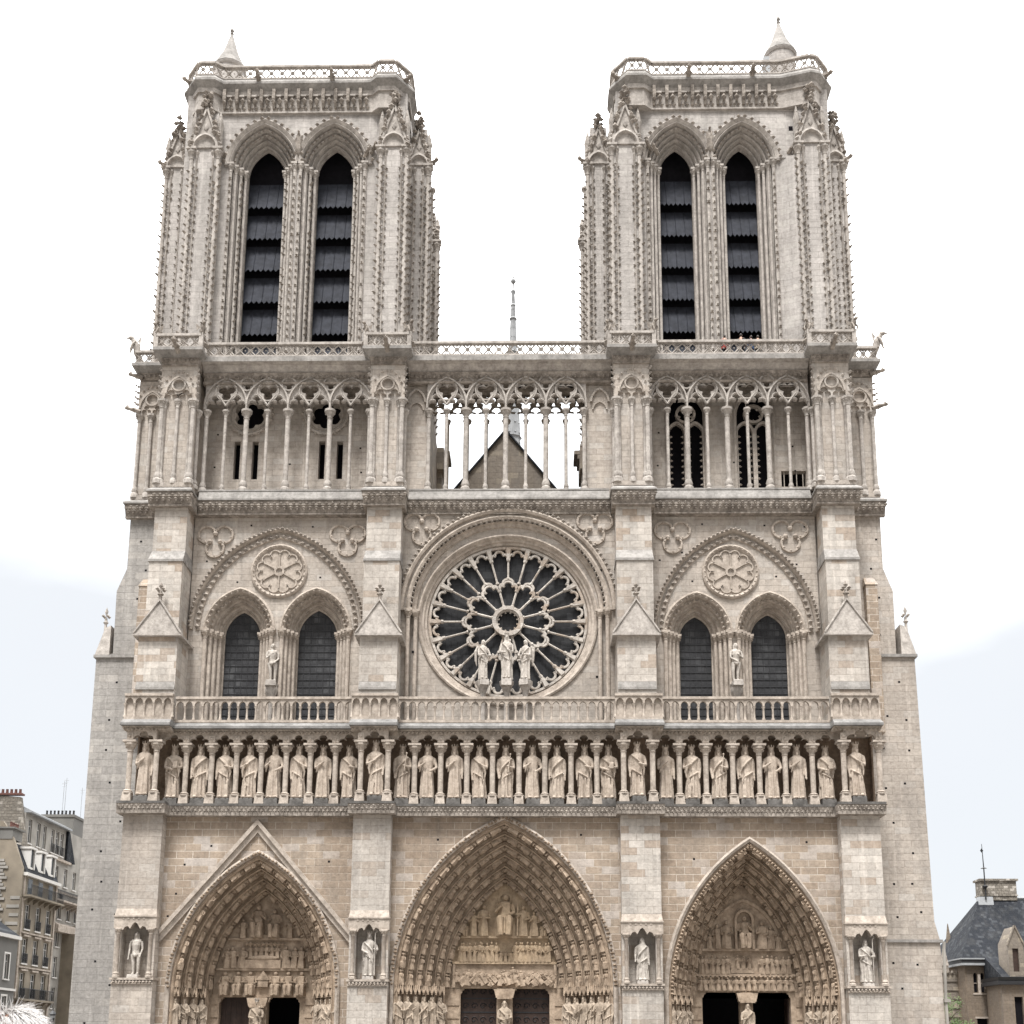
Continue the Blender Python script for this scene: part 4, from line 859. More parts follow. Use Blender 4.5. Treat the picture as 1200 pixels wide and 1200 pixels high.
GB = [[-19.44, -16.74, -14.06, -11.36, -8.68], [-5.12, -2.62, -.08, 2.48, 5.05], [8.98, 11.48, 14.02, 16.60, 19.22]]
for bi, gb in enumerate(GB):
    y = -.32; zc = 41.85
    xs = []
    for i in range(4): xs += [gb[i], (gb[i]+gb[i+1])/2]
    xs.append(gb[4])
    mb = MB(); out = [(xs[0], zc)]
    for i in range(8): out += trefarch(xs[i]+.06, xs[i+1]-.06, zc+.05, .92)
    out += [(xs[8], zc), (xs[8], 44.05), (xs[0], 44.05)]
    H = []; so_ = bi != 0
    for i in range(4):
        cx = (gb[i]+gb[i+1])/2; H.append(foil(cx, 43.12, .60, 3, PI/2+PI, .52, .5)); H.append(circ(cx, 43.72, .12, 8))
        if so_:
            for s_ in (-1, 1): H.append([(cx+s_*.62, 43.44), (cx+s_*.82, 43.05), (cx+s_*.92, 42.80), (cx+s_*.62, 42.80), (cx+s_*.72, 43.08)])
            for s_ in (-1, 1): H.append([(cx+s_*.20, 43.62), (cx+s_*.42, 43.5), (cx+s_*.30, 43.72)])
    for i in (1, 2, 3): H.append(foil(gb[i], 43.62, .36, 3, PI/2+PI, .5, .52))
    if so_:
        for i in (1, 2, 3): H.append([(gb[i], 42.85), (gb[i]+.12, 43.12), (gb[i]-.12, 43.12)])
    mb.plate(out, H, y-.12, y+.12)
    wd = (gb[4]-gb[0])/8
    for i in range(4):
        cx = (gb[i]+gb[i+1])/2; aa = (gb[i+1]-gb[i])/2; hh = 44.02-zc-.35; cc = (hh*hh-aa*aa)/(2*aa)
        mb.arch(cx, zc+.35, cc, [(aa+cc+.05, y-.1), (aa+cc+.05, y-.26), (aa+cc-.05, y-.30), (aa+cc-.08, y-.1)], 10, zc)
        mb.ring(cx, 43.14, [(.72, y-.1), (.72, y-.2), (.64, y-.2), (.64, y-.1)], 18)
        for s_ in (-1, 1):
            mb.octa((cx+s_*.62, y-.2, 43.42), .1); mb.tube([(cx, y-.18, zc+.25), (cx+s_*.25, y-.18, zc+.62), (cx+s_*.5, y-.18, zc+.95)], .06, 4)
    for i in (1, 2, 3): mb.ring(gb[i], 43.62, [(.50, y-.1), (.50, y-.22), (.40, y-.22), (.40, y-.1)], 16)
    for i in range(8):
        P = trefarch(xs[i]+.06, xs[i+1]-.06, zc+.05, .92); mb.tube([(px_, y-.14, pz+.07) for px_, pz in P[1:-1]], .07, 4)
    tro = mb.build('open_arcade', 'trim', CA)
    if bi == 1:                                                # a second row of arches and shafts at the back of the walkway
        mb = MB(); mb.plate(out, H, .95, 1.15); mb.build('rear_arcade', 'gable', tro)
        for i in range(1, 8):
            mb = MB(); column(mb, xs[i], 1.05, 36.2, zc+.02, .13 if i % 2 == 0 else .085, 8, .5, .5); mb.build('column', 'gable', tro)
    for i in range(9):
        if i in (0, 8): 
            mb = MB(); column(mb, xs[i]+(.12 if i == 0 else -.12), y, 36.16, zc+.02, .13, 8, .6, .7); mb.build('column', 'trim', tro); continue
        mb = MB(); column(mb, xs[i], y, 36.10, zc+.02, .165 if i % 2 == 0 else .105, 10, .62 if i % 2 == 0 else .5, .85 if i % 2 == 0 else .6); mb.build('column', 'trim', tro)
    if bi == 1:   # solid ends beside the see-through middle
        for x0, x1, xf_ in ((BX[1][1]-.1, gb[0]+.02, -1), (gb[4]-.02, BX[2][0]+.1, 1)):
            mb = MB(); mb.box(x0, x1, -.15, 1.95, 35.8, 44.0); cx = (x0+x1)/2
            mb.arch(cx, 42.4, .5, [(.62+.5, -.17), (.62+.5, -.32), (.5+.5, -.32), (.5+.5, -.17)], 8)
            mb.arch(cx, 41.9, .1, [(.5+.1, -.17), (.5+.1, -.26), (.4+.1, -.26), (.4+.1, -.17)], 8); mb.build('gallery_wall', 'wall', CA)
    else:
        xb0, xb1 = BX[0 if bi == 0 else 2][1]-.1, BX[1 if bi == 0 else 3][0]+.1
        mb = MB(); yb = 1.0
        if bi == 0:
            H = []
            for x in (-17.58, -16.4, -12.05, -10.88): H.append([(x-.2, 37.75), (x+.2, 37.75), (x+.2, 40.4), (x-.2, 40.4)])
            for x in (-16.87, -11.85): H.append(foil(x, 42.3, .98, 6, PI/2, .62, .42, 5))
            mb.plate([(xb0, 35.8), (xb1, 35.8), (xb1, 44.4), (xb0, 44.4)], H, yb, yb+.5)
            for x in (-16.87, -11.85):
                mb.ring(x, 42.3, [(1.5, yb+.02), (1.5, yb-.12), (1.38, yb-.16), (1.25, yb-.02)], 30); mb.ring(x, 42.3, [(1.18, yb+.02), (1.15, yb-.06), (1.0, yb-.02)], 30)
                for q in range(22): t = 2*PI*q/22; mb.octa((x+1.52*math.cos(t), yb-.12, 42.3+1.52*math.sin(t)), .12)
        else:
            H = []
            for x in (11.57, 15.98):
                H.append(parch(x, 42.1, 1.22, .5, 36.9, 8))
            H.append([(17.6, 37.1), (19.2, 37.1), (19.2, 38.2), (17.6, 38.2)])
            mb.plate([(xb0, 35.8), (xb1, 35.8), (xb1, 44.4), (xb0, 44.4)], H, yb, yb+.5)
            for x in (11.57, 15.98):
                mb.arch(x, 42.1, .5, [(1.34+.5, yb-.1), (1.2+.5, yb-.16), (1.1+.5, yb+.1)], 8, 36.9, closed=False)
                mb.box(x-.14, x+.14, yb+.02, yb+.4, 36.9, 41.2)
                for s_ in (-1, 1):
                    mb.arch(x+s_*.6, 40.9, .25, [(.62+.25, yb+.05), (.62+.25, yb+.35), (.46+.25, yb+.35), (.46+.25, yb+.05)], 7, 36.9)
                    for q in range(9):
                        for s2 in (-1, 1): mb.octa((x+s_*.6+s2*.38, yb+.12, 37.3+q*.42), .13, .12, .09)
                mb.ring(x, 42.25, [(.66, yb+.05), (.66, yb+.35), (.5, yb+.35), (.5, yb+.05)], 20)
                for q in range(5): t = PI/2+2*PI*q/5; mb.octa((x+.44*math.cos(t+.63), yb+.2, 42.25+.44*math.sin(t+.63)), .12)
            for k in range(4): mb.box(17.6+.4*k+.17, 17.6+.4*k+.22, yb+.1, yb+.15, 37.1, 38.2)
        for x, z in ((xb0+.9, 40.9), (xb0+.8, 38.6), (xb0+5.4, 39.9), (xb0+5.7, 38.8), (xb1-1.0, 39.9), (xb1-.9, 38.2)): mb.box(x-.06, x+.06, yb-.004, yb+.02, z-.055, z+.055, 1)
        mb.build('gallery_wall', ['wall', 'void'], CA)
        mb = MB(); mb.box(xb0, xb1, 1.85, 1.9, 35.8, 44.4); mb.build('dark_backing', 'void', CA)  # dark sheet standing for the unlit space behind the openings

# ---- the two towers
def offs(poly, d):
    n = len(poly); o = []
    for i in range(n):
        a, b, c = Vector(poly[i-1]), Vector(poly[i]), Vector(poly[(i+1) % n])
        e1, e2 = (b-a).normalized(), (c-b).normalized(); n1, n2 = Vector((e1.y, -e1.x)), Vector((e2.y, -e2.x))
        m = (n1+n2); m = m/max(.3, m.length_squared)*2; o.append((b.x+m.x*d, b.y+m.y*d))
    return o
def corner_stack(t, x0, x1, y, zcap, ztop, ax='front', deep=1.2, nm='corner_buttress', fin=1.3):
    # a buttress with crocketed angle shafts, a little arched head, a gablet and a finial
    mb = MB(); cx = (x0+x1)/2; w_ = x1-x0
    mb.box(x0+.08, x1-.08, y+.08, y+deep, 45.1, zcap+.6); mb.frust(x0+.12, x1-.12, y+.1, y+deep, zcap+.6, cx-w_*.32, cx+w_*.32, y+.35, y+deep, ztop+.5)
    b = mb.build(nm, 'tower', t)
    mb = MB()
    for s_, x in ((-1, x0+.14), (1, x1-.14)):
        column(mb, x, y+.08, 45.1, zcap, .145, 8, .7, .5); mb.box(x-.34, x+.34, y-.26, y+.4, zcap, zcap+.16)
        crockets(mb, x, y+.08, 46.2, zcap-.8, s_*.17, -.08, .58, .135, 1); crockets(mb, x, y+.08, 46.5, zcap-.8, -s_*.17, -.10, .58, .135, 1)
        column(mb, x-s_*.34, y+.10, 45.1, zcap, .085, 6, .6, .5); crockets(mb, x-s_*.34, y+.10, 46.35, zcap-.8, -s_*.10, -.07, .58, .10, 1)
        column(mb, x+s_*.02, y+.55, 45.1, zcap, .10, 6, .6, .5); crockets(mb, x+s_*.02, y+.75, 46.2, zcap-.8, s_*.16, 0, .58, .13, 1)
    mb.build('colonnette', ['trim', 'leaf'], b)
    mb = MB(); gh = ztop-zcap
    a = w_*.36; mb.arch(cx, zcap+.15, a*.25, [(a*1.25+.16, y+.1), (a*1.25+.16, y-.2), (a*1.25, y-.25), (a*1.25-.12, y+.1)], 8)
    mb.prism([(x0+.1, zcap+.2), (x1-.1, zcap+.2), (cx, ztop)], y-.04, y+.45)
    for s_ in (-1, 1):
        mb.tube([(cx+s_*w_*.42, y-.1, zcap+.5), (cx, y-.1, ztop+.05)], .10, 5)
        for q in range(4): u = .1+.22*q; mb.octa((cx+s_*w_*.45*(1-u)+s_*.08, y-.1, zcap+.55+(gh-.5)*u), .17, .15, .17)
        mb.octa((cx+s_*w_*.45, y-.1, zcap+.45), .2, .2, .24)
        mb.lathe(cx+s_*w_*.42, y+.2, [(.2, zcap+.2), (.2, zcap+gh*.6), (.26, zcap+gh*.64), (.04, zcap+gh*1.0)], 6); mb.octa((cx+s_*w_*.42, y+.2, zcap+gh*.85), .17)
    mb.octa((cx, y-.1, zcap+gh*.55), .18, .1, .3)
    for q in range(60): u = rnd.uniform(-.15, 1.3); mb.octa((cx+rnd.choice((-1, 1))*(w_*.42*max(.08, 1-u*.9)+rnd.uniform(-.10, .16)), y+rnd.uniform(-.28, .1), zcap+.5+(gh_:=ztop-zcap)*u), rnd.uniform(.12, .24), .17, rnd.uniform(.14, .3), 1)
    mb.build('gablet', ['trim', 'leaf'], b)
    mb = MB(); finial(mb, cx, y+.05, ztop-.1, fin*1.2, .36)
    mb.build('finial', 'leaf', b)
    return b

def tower(tx0, tx1, ops, oa, ow, fb, sb_l, sb_r, tur, seed):
    mb = MB(); zs = 61.3; c = 1.2; F = 1.5
    hs = [parch(x, zs, oa, c, 45.1, 12) for x in ops]
    mb.plate([(tx0, 45.1)]+hs[0]+hs[1]+[(tx1, 45.1), (tx1, 67), (tx0, 67)], [], F, F+.5)
    mb.box(tx0, tx0+1.2, F+.5, 14.5, 45.1, 67); mb.box(tx1-1.2, tx1, F+.5, 14.5, 45.1, 67); mb.box(tx0+1.2, tx1-1.2, 13.5, 14.5, 45.1, 67); mb.box(tx0+1.2, tx1-1.2, F+.5, 13.5, 66.4, 67)
    for x, z in ((tx0+1.2, 64.6), (tx1-2.6, 63.9), (tx1-1.0, 65.0)): mb.box(x-.14, x+.14, F-.004, F+.02, z-.18, z+.18, 1) if seed else None
    t = mb.build('tower', ['tower', 'void'], CA)
    mb = MB(); mb.box(tx0+1.21, tx1-1.21, 4.6, 4.7, 45.2, 66.3); mb.build('dark_backing', 'belfry', t)  # dark sheet painted as the dim inside behind the louvres
    for oi, x in enumerate(ops):
        w2 = ow[oi]; Ro, Ri = oa+c, w2+c; st = 5; sw = (Ro-Ri)/st; mb = MB(); ds = .26
        mb.arch(x, zs, c, [(Ro+.34, F+.02), (Ro+.34, F-.12), (Ro+.22, F-.22), (Ro+.1, F-.12), (Ro+.02, F-.05), (Ro+.02, F+.02)], 14)
        A = math.acos(c/(Ro+.3)); n = 9
        for s_ in (-1, 1):
            for q in range(n): u = (q+.6)/n*A; mb.octa((x+s_*((Ro+.36)*math.cos(u)-c), F-.18, zs+(Ro+.36)*math.sin(u)), .17, .15, .17, 1)
        for k in range(st):
            Ra = Ro-k*sw; ya = F+.02+k*ds
            mb.arch(x, zs, c, [(Ra, ya-.04), (Ra-sw*.16, ya-.12), (Ra-sw*.34, ya-.15), (Ra-sw*.50, ya-.10), (Ra-sw*.56, ya+ds*.9), (Ra-sw*.86, ya+ds*1.15), (Ra-sw*1.04, ya+ds*.85), (Ra-sw*1.04, ya+ds+.05)], 14, 45.1, closed=False)
            if k in ((1, 2) if not seed else (1,)):
                rr = Ra-sw*.3; A = math.acos(c/rr); n = int(rr*A/.34)
                for s_ in (-1, 1):
                    for q in range(n): u = (q+.5)/n*A; mb.octa((x+s_*(rr*math.cos(u)-c), ya-.1, zs+rr*math.sin(u)), .12, .14, .12, 1)
        mb.build('archivolt', ['trim', 'leaf'], t)
        mb = MB()
        for s_ in (-1, 1):
            for k in range(4):
                u = (k+.5)/4; xx = x+s_*(oa-(oa-w2)*u-.02); y = F-.06+k*ds*1.15
                column(mb, xx, y, 45.15, zs+.02, .105, 8, .55, .45); mb.box(xx-.23, xx+.23, y-.24, y+.24, zs, zs+.15)
                if (k in (0, 2) and not seed) or k == 0: crockets(mb, xx, y, 46.2, zs-.6, -s_*.15 if k else 0, -.13, .55, .12, 1)
        mb.build('colonnette', ['trim', 'leaf'], t)
        mb = MB(); lw = w2+.12
        for q in range(6):
            zl = 47.0+q*2.45; y0_ = 2.95; 
            mb.add([(x-lw, y0_, zl), (x+lw, y0_, zl), (x+lw, y0_+.62, zl+2.2), (x-lw, y0_+.62, zl+2.2), (x-lw, y0_+.05, zl-.02), (x+lw, y0_+.05, zl-.02), (x+lw, y0_+.67, zl+2.18), (x-lw, y0_+.67, zl+2.18)], [(0, 1, 2, 3), (4, 7, 6, 5), (0, 4, 5, 1), (3, 2, 6, 7)])
            for j in range(8):
                xx = x-lw+(j+.5)*lw/4; mb.add([(xx-lw/8, y0_, zl+.01), (xx+lw/8, y0_, zl+.01), (xx, y0_-.05, zl-.22), (xx, y0_+.03, zl)], [(0, 1, 2), (0, 2, 3), (1, 3, 2)])
            for j in range(5): xx = x-lw+j*lw/2; mb.tube([(xx, y0_-.01, zl+.02), (xx, y0_+.60, zl+2.2)], .03, 4)
        mb.build('louvre', 'louvre', t)
        mb = MB()                                              # safety netting rail at the foot
        for z in (46.6, 47.2): mb.tube([(x-w2, 2.7, z), (x+w2, 2.7, z)], .018, 4)
        for j in range(5): xx = x-w2+j*w2/2; mb.tube([(xx, 2.7, 45.1), (xx, 2.7, 48)], .014, 4)
        mb.build('rail', 'zinc', t)
    # carved beast between the two arches, and capitals
    mb = MB(); mx_ = (ops[0]+ops[1])/2; mb.lathe(mx_, F-.12, [(.1, 62.0), (.28, 62.3), (.2, 62.8), (.3, 63.2), (.15, 63.6)], 7); chimera(mb, mx_, F-.2, 63.2, 0, .7)
    mb.build('stone_beast', 'leaf', t)
    for q in (-1, 1):
        for k in range(2): mb = MB(); beast(mb, (tx0+2.75 if q < 0 else tx1-2.75)+k*.45*q, F-.1, 62.1+k*.35, q*.6, .5, .1, .13); mb.build('stone_beast', 'leaf', t)
    for b in fb: corner_stack(t, b[0], b[1], .9, 62.1, 65.3)
    for s_, (a0, a1) in ((-1, sb_l), (1, sb_r)):
        corner_stack(t, a0, a1, 3.0, 62.3, 65.2, deep=2.3, fin=1.0)
        bb = (a0-.1, a1+.0)
        corner_stack(t, bb[0], bb[1], 10.8, 62.0, 64.3, deep=2.3, fin=1.1)
        mb = MB(); beast(mb, a0 if s_ < 0 else a1, 3.4, 62.9, s_*1.0, .55, .05, .15); mb.build('gargoyle', 'leaf', t)
        mb = MB(); xx = a0+.05 if s_ < 0 else a1-.05; column(mb, xx, 5.1, 45.1, 62.2, .13, 8, .6, .5); crockets(mb, xx, 5.1, 46, 62, s_*.18, 0, .6, .15, 1); mb.build('colonnette', ['trim', 'leaf'], t)
    # frieze, cornice, parapet on the stepped plan
    xa, xb = tx0, tx1
    plan = [(xa+2.4, 1.42), (xa+1.9, 1.0), (xa+.9, 1.0), (xa, 2.1), (xa, 3.6), (xa+.3, 4.2), (xa+.3, 11.8), (xa, 12.4), (xa, 13.8), (xa+.9, 14.9), (xb-.9, 14.9), (xb, 13.8), (xb, 12.4), (xb-.3, 11.8), (xb-.3, 4.2), (xb, 3.6), (xb, 2.1), (xb-.9, 1.0), (xb-1.9, 1.0), (xb-2.4, 1.42)]
    if seed: plan[-2] = (xb-1.3, .9); plan[-1] = (xb-3.2, 1.42)
    plan = plan[::-1]; area = sum(plan[i-1][0]*plan[i][1]-plan[i][0]*plan[i-1][1] for i in range(len(plan)))
    sg = 1 if area > 0 else -1; O = lambda d: offs(plan, d*sg)
    mb = MB(); mb.plan(O(.10), 65.38, 65.5); mb.plan(O(.0), 65.5, 67.1); mb.plan(O(.12), 66.75, 67.1)
    x = xa+2.5; xe = xb-2.5-(.8 if seed else 0); n = int((xe-x)/.86); st = (xe-x)/n
    for i in range(n):
        xx = x+(i+.5)*st
        mb.box(xx-st*.5+.02, xx-st*.5+.24, 1.05, 1.42, 66.35, 67.1, 1); mb.frust(xx-st*.5+.05, xx-st*.5+.21, 1.25, 1.42, 65.7, xx-st*.5+.02, xx-st*.5+.24, 1.05, 1.42, 66.35, 1)
        mb.octa((xx+.1, 1.22, 66.25), .2, .2, .3, 1); mb.octa((xx-.06, 1.3, 65.72), .12, .12, .16, 1); mb.octa((xx+.22, 1.3, 65.72), .12, .12, .16, 1); mb.octa((xx+.1, 1.2, 65.95), .1, .14, .1, 1); mb.octa((xx-st*.5+.13, 1.1, 66.1), .15, .16, .2, 1); mb.box(xx-.2, xx+.2, 1.2, 1.42, 66.62, 66.75)
    mb.build('frieze', ['trim', 'leaf'], t)
    mb = MB(); mb.plan(O(.12), 67.1, 67.45, O(.45)); mb.plan(O(.47), 67.45, 67.62); mb.plan(O(.47), 67.62, 68.0, O(.22))
    mb.build('cornice', 'lead', t)
    mb = MB(); pp = O(.16)
    for i in range(len(pp)): lattice(mb, pp[i-1], pp[i], 68.0, 69.08, .72, .06)
    mb.build('parapet', 'trim', t)
    for xx, a_, y in ((xa+5, 0, 1.2), (xb-5.2, 0, 1.2), (xa+.3, -.9, 1.6), (xb-.3, .9, 1.6)):
        mb = MB(); beast(mb, xx, y-.2, 67.8, a_, .7, .05, .15); mb.build('gargoyle', 'leaf', t)
    mb = MB(); ux, uy, ur, ue, uc, uf = tur
    mb.lathe(ux, uy, [(ur, 66), (ur, ue-.2), (ur+.05, ue-.2), (ur+.14, ue-.06), (ur+.14, ue)], 16); tu = mb.build('stair_turret', 'tower', t)
    mb = MB(); mb.lathe(ux, uy, [(ur+.16, ue+.004), (ur*.55, ue+(uc-ue)*.45), (.10, uc)], 16); mb.lathe(ux, uy, [(.08, uc-.05), (.16, uc+.1), (.07, uc+.2), (.17, uc+.35), (.05, uf)], 8)
    mb.build('turret_roof', 'lead', t)
    mb = MB(); mb.box(xa+.6, xb-.6, 2, 14, 67.2, 67.3); mb.build('roof', 'lead', t)
    return t
TL = tower(-22.5, -7.15, (-16.98, -12.15), 2.37, (1.28, 1.27), [(-21.95, -19.85), (-8.95, -6.9)], (-24.35, -22.6), (-7.2, -5.6), (-20.5, 4.2, 1.08, 71.45, 74.5, 75.1), 0)
TR = tower(7.35, 21.95, (11.5, 15.98), 2.2, (1.12, 1.1), [(6.85, 9.0), (19.5, 21.57)], (5.3, 7.1), (21.9, 23.4), (19.45, 4.2, 1.08, 72.1, 74.95, 75.65), 1)
mb = MB()       # plain stretch of wall beside the right opening (stair shaft)
mb.plan([(18.5, 1.48), (19.6, 1.0), (19.6, 1.6), (18.5, 1.6)], 45.1, 61.5); mb.box(18.35, 19.7, 1.30, 1.52, 61.45, 61.62)
mb.build('stair_shaft', 'tower', TR)
# thin hand rails and a small hut by the right turret
mb = MB()
mb.tube([(8.0, 2.3, 69), (8.0, 2.3, 70.3), (8.6, 2.3, 70.3), (10, 2.3, 69)], .022, 4)
mb.tube([(16.3, 3.2, 69), (18.3, 3.2, 71), (18.3, 3.2, 69)], .03, 4); mb.tube([(17.0, 3.2, 69), (18.3, 3.2, 70.2)], .03, 4)
for q in range(4): mb.tube([(17.4+q*.3, 3.2, 69), (17.4+q*.3, 3.2, 70.1+q*.3)], .02, 4)
mb.box(18.0, 18.45, 3.1, 3.5, 68.2, 71.2)
mb.build('rail', 'zinc', TR)

# ---- nave gable, roof and spire behind
gx = -.42; mb = MB()
mb.prism([(gx-9.0, 35.6), (gx+8.9, 35.6), (gx, 47.0)], 12, 12.6)
mb.box(.55, 1.3, 11.995, 12.1, 41.4, 41.75) if False else None
gw = mb.build('nave_gable', 'gable', CA)
mb = MB()
for s_ in (-1, 1): mb.add([(gx, 11.8, 47.14), (gx+s_*9.1, 11.8, 35.6), (gx+s_*9.1, 60, 35.6), (gx, 60, 47.14), (gx, 11.8, 46.98), (gx+s_*9.0, 11.8, 35.55), (gx+s_*9.0, 60, 35.55), (gx, 60, 46.98)], [(0, 1, 2, 3), (4, 7, 6, 5), (0, 4, 5, 1), (3, 2, 6, 7)])
mb.build('nave_roof', 'slate', CA)
mb = MB(); sx, sy = -.95, 60
mb.lathe(sx, sy, [(2.2, 44), (2.0, 52), (1.5, 60), (1.1, 68), (.80, 76), (.46, 85), (.2, 90.8), (.34, 91.2), (.12, 91.5), (.10, 92.2)], 8)
mb.blob((sx, sy, 92.6), .34, 8, 6)
for z, r in ((72, 1.15), (78, .95), (83, .75), (87.5, .5), (89.3, .36)): mb.lathe(sx, sy, [(r*.6, z-.25), (r, z), (r*.6, z+.3)], 8)
mb.tube([(sx-.25, sy, 93.1), (sx+.3, sy, 93.1)], .06, 4); mb.tube([(sx, sy, 92.8), (sx, sy, 93.5)], .05, 4)
for k in range(8):
    a = 2*PI*k/8+PI/8
    for q in range(24):
        z = 60+q*1.25; r = 1.28*(92-z)/32+.05; mb.octa((sx+r*math.cos(a), sy+r*math.sin(a), z), .17, .17, .2)
mb.build('spire', 'spire', CA)
# ------------------------------------------------------------------ statues
def remesh(mb, vox, smooth=2):
    me = bpy.data.meshes.new('tmp'); me.from_pydata(mb.v, [], mb.f)
    bm = bmesh.new(); bm.from_mesh(me); bmesh.ops.recalc_face_normals(bm, faces=bm.faces); bm.to_mesh(me); bm.free()
    o = bpy.data.objects.new('tmp', me); COL.objects.link(o)
    m = o.modifiers.new('r', 'REMESH'); m.mode = 'VOXEL'; m.voxel_size = vox
    if smooth: s_ = o.modifiers.new('s', 'SMOOTH'); s_.iterations = smooth; s_.factor = .5
    dg = bpy.context.evaluated_depsgraph_get(); r = bpy.data.meshes.new_from_object(o.evaluated_get(dg))
    bpy.data.objects.remove(o); bpy.data.meshes.remove(me); r.materials.clear(); return r
def robed(rh, lh, beard=True, drape=1, turn=0., long_hair=True, wings=False, staff=None, child=False, veil=False, seed=0, hip=.0, nude=False):
    mb = MB(); r = random.Random(seed); n = 36
    if not nude:
        secs = [(.02, .150, .115, .034), (.06, .146, .115, .034), (.2, .138, .108, .031), (.38, .130, .102, .024), (.5, .126, .096, .016), (.58, .118, .088, .006), (.66, .130, .092, .004), (.74, .148, .092, .003), (.795, .150, .078, .0), (.825, .105, .062, 0), (.85, .052, .05, 0)]
        v = []; kf = r.choice((9, 11, 12)); ph = r.uniform(0, 6)
        for i, (z, rx, ry, am) in enumerate(secs):
            ox = hip*math.sin(PI*min(1, z/.8))
            for k in range(n):
                t = 2*PI*k/n; m = 1+(am/rx)*(math.sin(kf*t+ph+z*2.2)+.5*math.sin(5*t+ph*2))
                v.append((ox+rx*m*math.cos(t), ry*m*math.sin(t), z))
        f = [(i*n+k, i*n+(k+1) % n, (i+1)*n+(k+1) % n, (i+1)*n+k) for i in range(len(secs)-1) for k in range(n)]
        mb.add(v, f+[tuple(range(n)), tuple(range((len(secs)-1)*n, len(secs)*n))])
        for s_ in (-1, 1): mb.blob((s_*.068, -.135, .026), (.045, .085, .030), 8, 5)
        if drape:    # mantle edge swinging across the body
            d = 1 if drape == 1 else -1
            mb.tube([(-d*.13, -.06, .79), (-d*.02, -.105, .70), (d*.09, -.105, .60), (d*.13, -.075, .5), (d*.12, -.09, .4)], [.020, .021, .022, .022, .012], 6)
            mb.tube([(-d*.13, -.05, .52), (-d*.05, -.115, .47), (d*.05, -.12, .42), (d*.11, -.105, .34)], [.012, .017, .016, .008], 6)
            mb.tube([(-d*.14, -.03, .72), (-d*.155, -.03, .5), (-d*.15, -.02, .25)], [.022, .024, .012], 6)
            for q in range(3): mb.tube([(d*(.02+.035*q), -.118, .40-.02*q), (d*(.03+.03*q), -.128, .2), (d*(.04+.03*q), -.125, .06)], [.010, .014, .012], 5)
    else:
        for s_ in (-1, 1):
            mb.tube([(s_*.075, 0, .48), (s_*.07+hip, -.015, .28), (s_*.06+hip, .0, .05)], [.075, .05, .034], 8); mb.blob((s_*.062+hip, -.05, .022), (.036, .075, .026), 8, 5)
        mb.tube([(hip*.5, 0, .45), (0, 0, .56), (0, -.01, .68), (0, 0, .77), (0, 0, .82)], [.115, .098, .115, .105, .05], 10)
        mb.tube([(-.13, 0, .775), (.13, 0, .775)], [.05, .05], 7); mb.blob((0, -.09, .45), (.06, .05, .05), 7, 5)
    # head, facing -y then turned
    i0 = len(mb.v)
    mb.tube([(0, 0, .80), (0, -.005, .87)], [.05, .042], 8); mb.blob((0, -.005, .925), (.054, .064, .075), 14, 10)
    mb.tube([(0, -.066, .945), (0, -.082, .912), (0, -.07, .905)], [.008, .013, .008], 5)
    for s_ in (-1, 1): mb.tube([(s_*.008, -.066, .952), (s_*.034, -.058, .952)], .008, 5); mb.blob((s_*.055, 0, .92), (.010, .018, .024), 6, 4); mb.blob((s_*.022, -.060, .935), (.010, .007, .006), 6, 4)
    mb.tube([(-.018, -.064, .885), (.018, -.064, .885)], .007, 5)
    if beard: mb.blob((0, -.050, .868), (.036, .030, .045), 8, 6); mb.tube([(0, -.055, .86), (0, -.062, .80)], [.03, .012], 6)
    if long_hair:
        for s_ in (-1, 1): mb.tube([(s_*.045, .01, .97), (s_*.062, .012, .91), (s_*.064, .018, .84), (s_*.06, .02, .81)], [.014, .018, .018, .012], 6)
        mb.blob((0, .025, .935), (.056, .052, .07), 10, 7)
    if veil: mb.tube([(0, .01, 1.0), (0, .02, .93), (0, .03, .82)], [.03, .07, .10], 10)
    mb.xf(i0, Matrix.Rotation(turn, 4, 'Z'))
    for s_, h in ((-1, rh), (1, lh)):
        hx, hy, hz = h; sx = s_*.140
        el = Vector(((sx+hx)/2+s_*.075, (hy)/2+.01, min(.60, (.78+hz)/2))) if hz > .5 else Vector((s_*.172, -.0, .60))
        mb.tube([(sx, 0, .775), ((sx+el.x)/2+s_*.01, el.y*.4, (.775+el.z)/2), el, ((el.x+hx)/2, (el.y+hy)/2, (el.z+hz)/2), (hx, hy, hz)], [.044, .040, .034, .030, .022] if not nude else [.04, .036, .03, .026, .02], 8)
        dv = (Vector(h)-el).normalized(); p = Vector(h)+dv*.03
        mb.blob(p, (.026, .020, .028), 7, 5)
        for q in range(4): o = (q-1.5)*.011; mb.tube([p+Vector((o, 0, 0)), p+dv*.035+Vector((o, -.006, 0)), p+dv*.055+Vector((o*1.1, .004, -.006))], [.007, .006, .004], 4)
        mb.tube([p+Vector((-s_*.02, -.008, 0)), p+dv*.02+Vector((-s_*.036, -.012, .012))], [.008, .005], 4)
        if not nude: mb.tube([((el.x+hx)/2, (el.y+hy)/2, (el.z+hz)/2-.01), (el.x*.9, el.y, el.z-.09)], [.03, .012], 6)
    if staff == 'long': mb.tube([(lh[0], lh[1]-.03, .03), (lh[0], lh[1]-.03, 1.0)], .014, 6); mb.tube([(lh[0]+.05*math.sin(t*.7), lh[1]-.03, 1.0+.04*(1-math.cos(t*.7))) for t in range(8)], .012, 5)
    if staff == 'rod': mb.tube([(lh[0]-.02, lh[1]-.03, lh[2]-.12), (lh[0]+.03, lh[1]-.02, lh[2]+.22)], .014, 6); mb.blob((lh[0]+.03, lh[1]-.02, lh[2]+.23), .024, 6, 5)
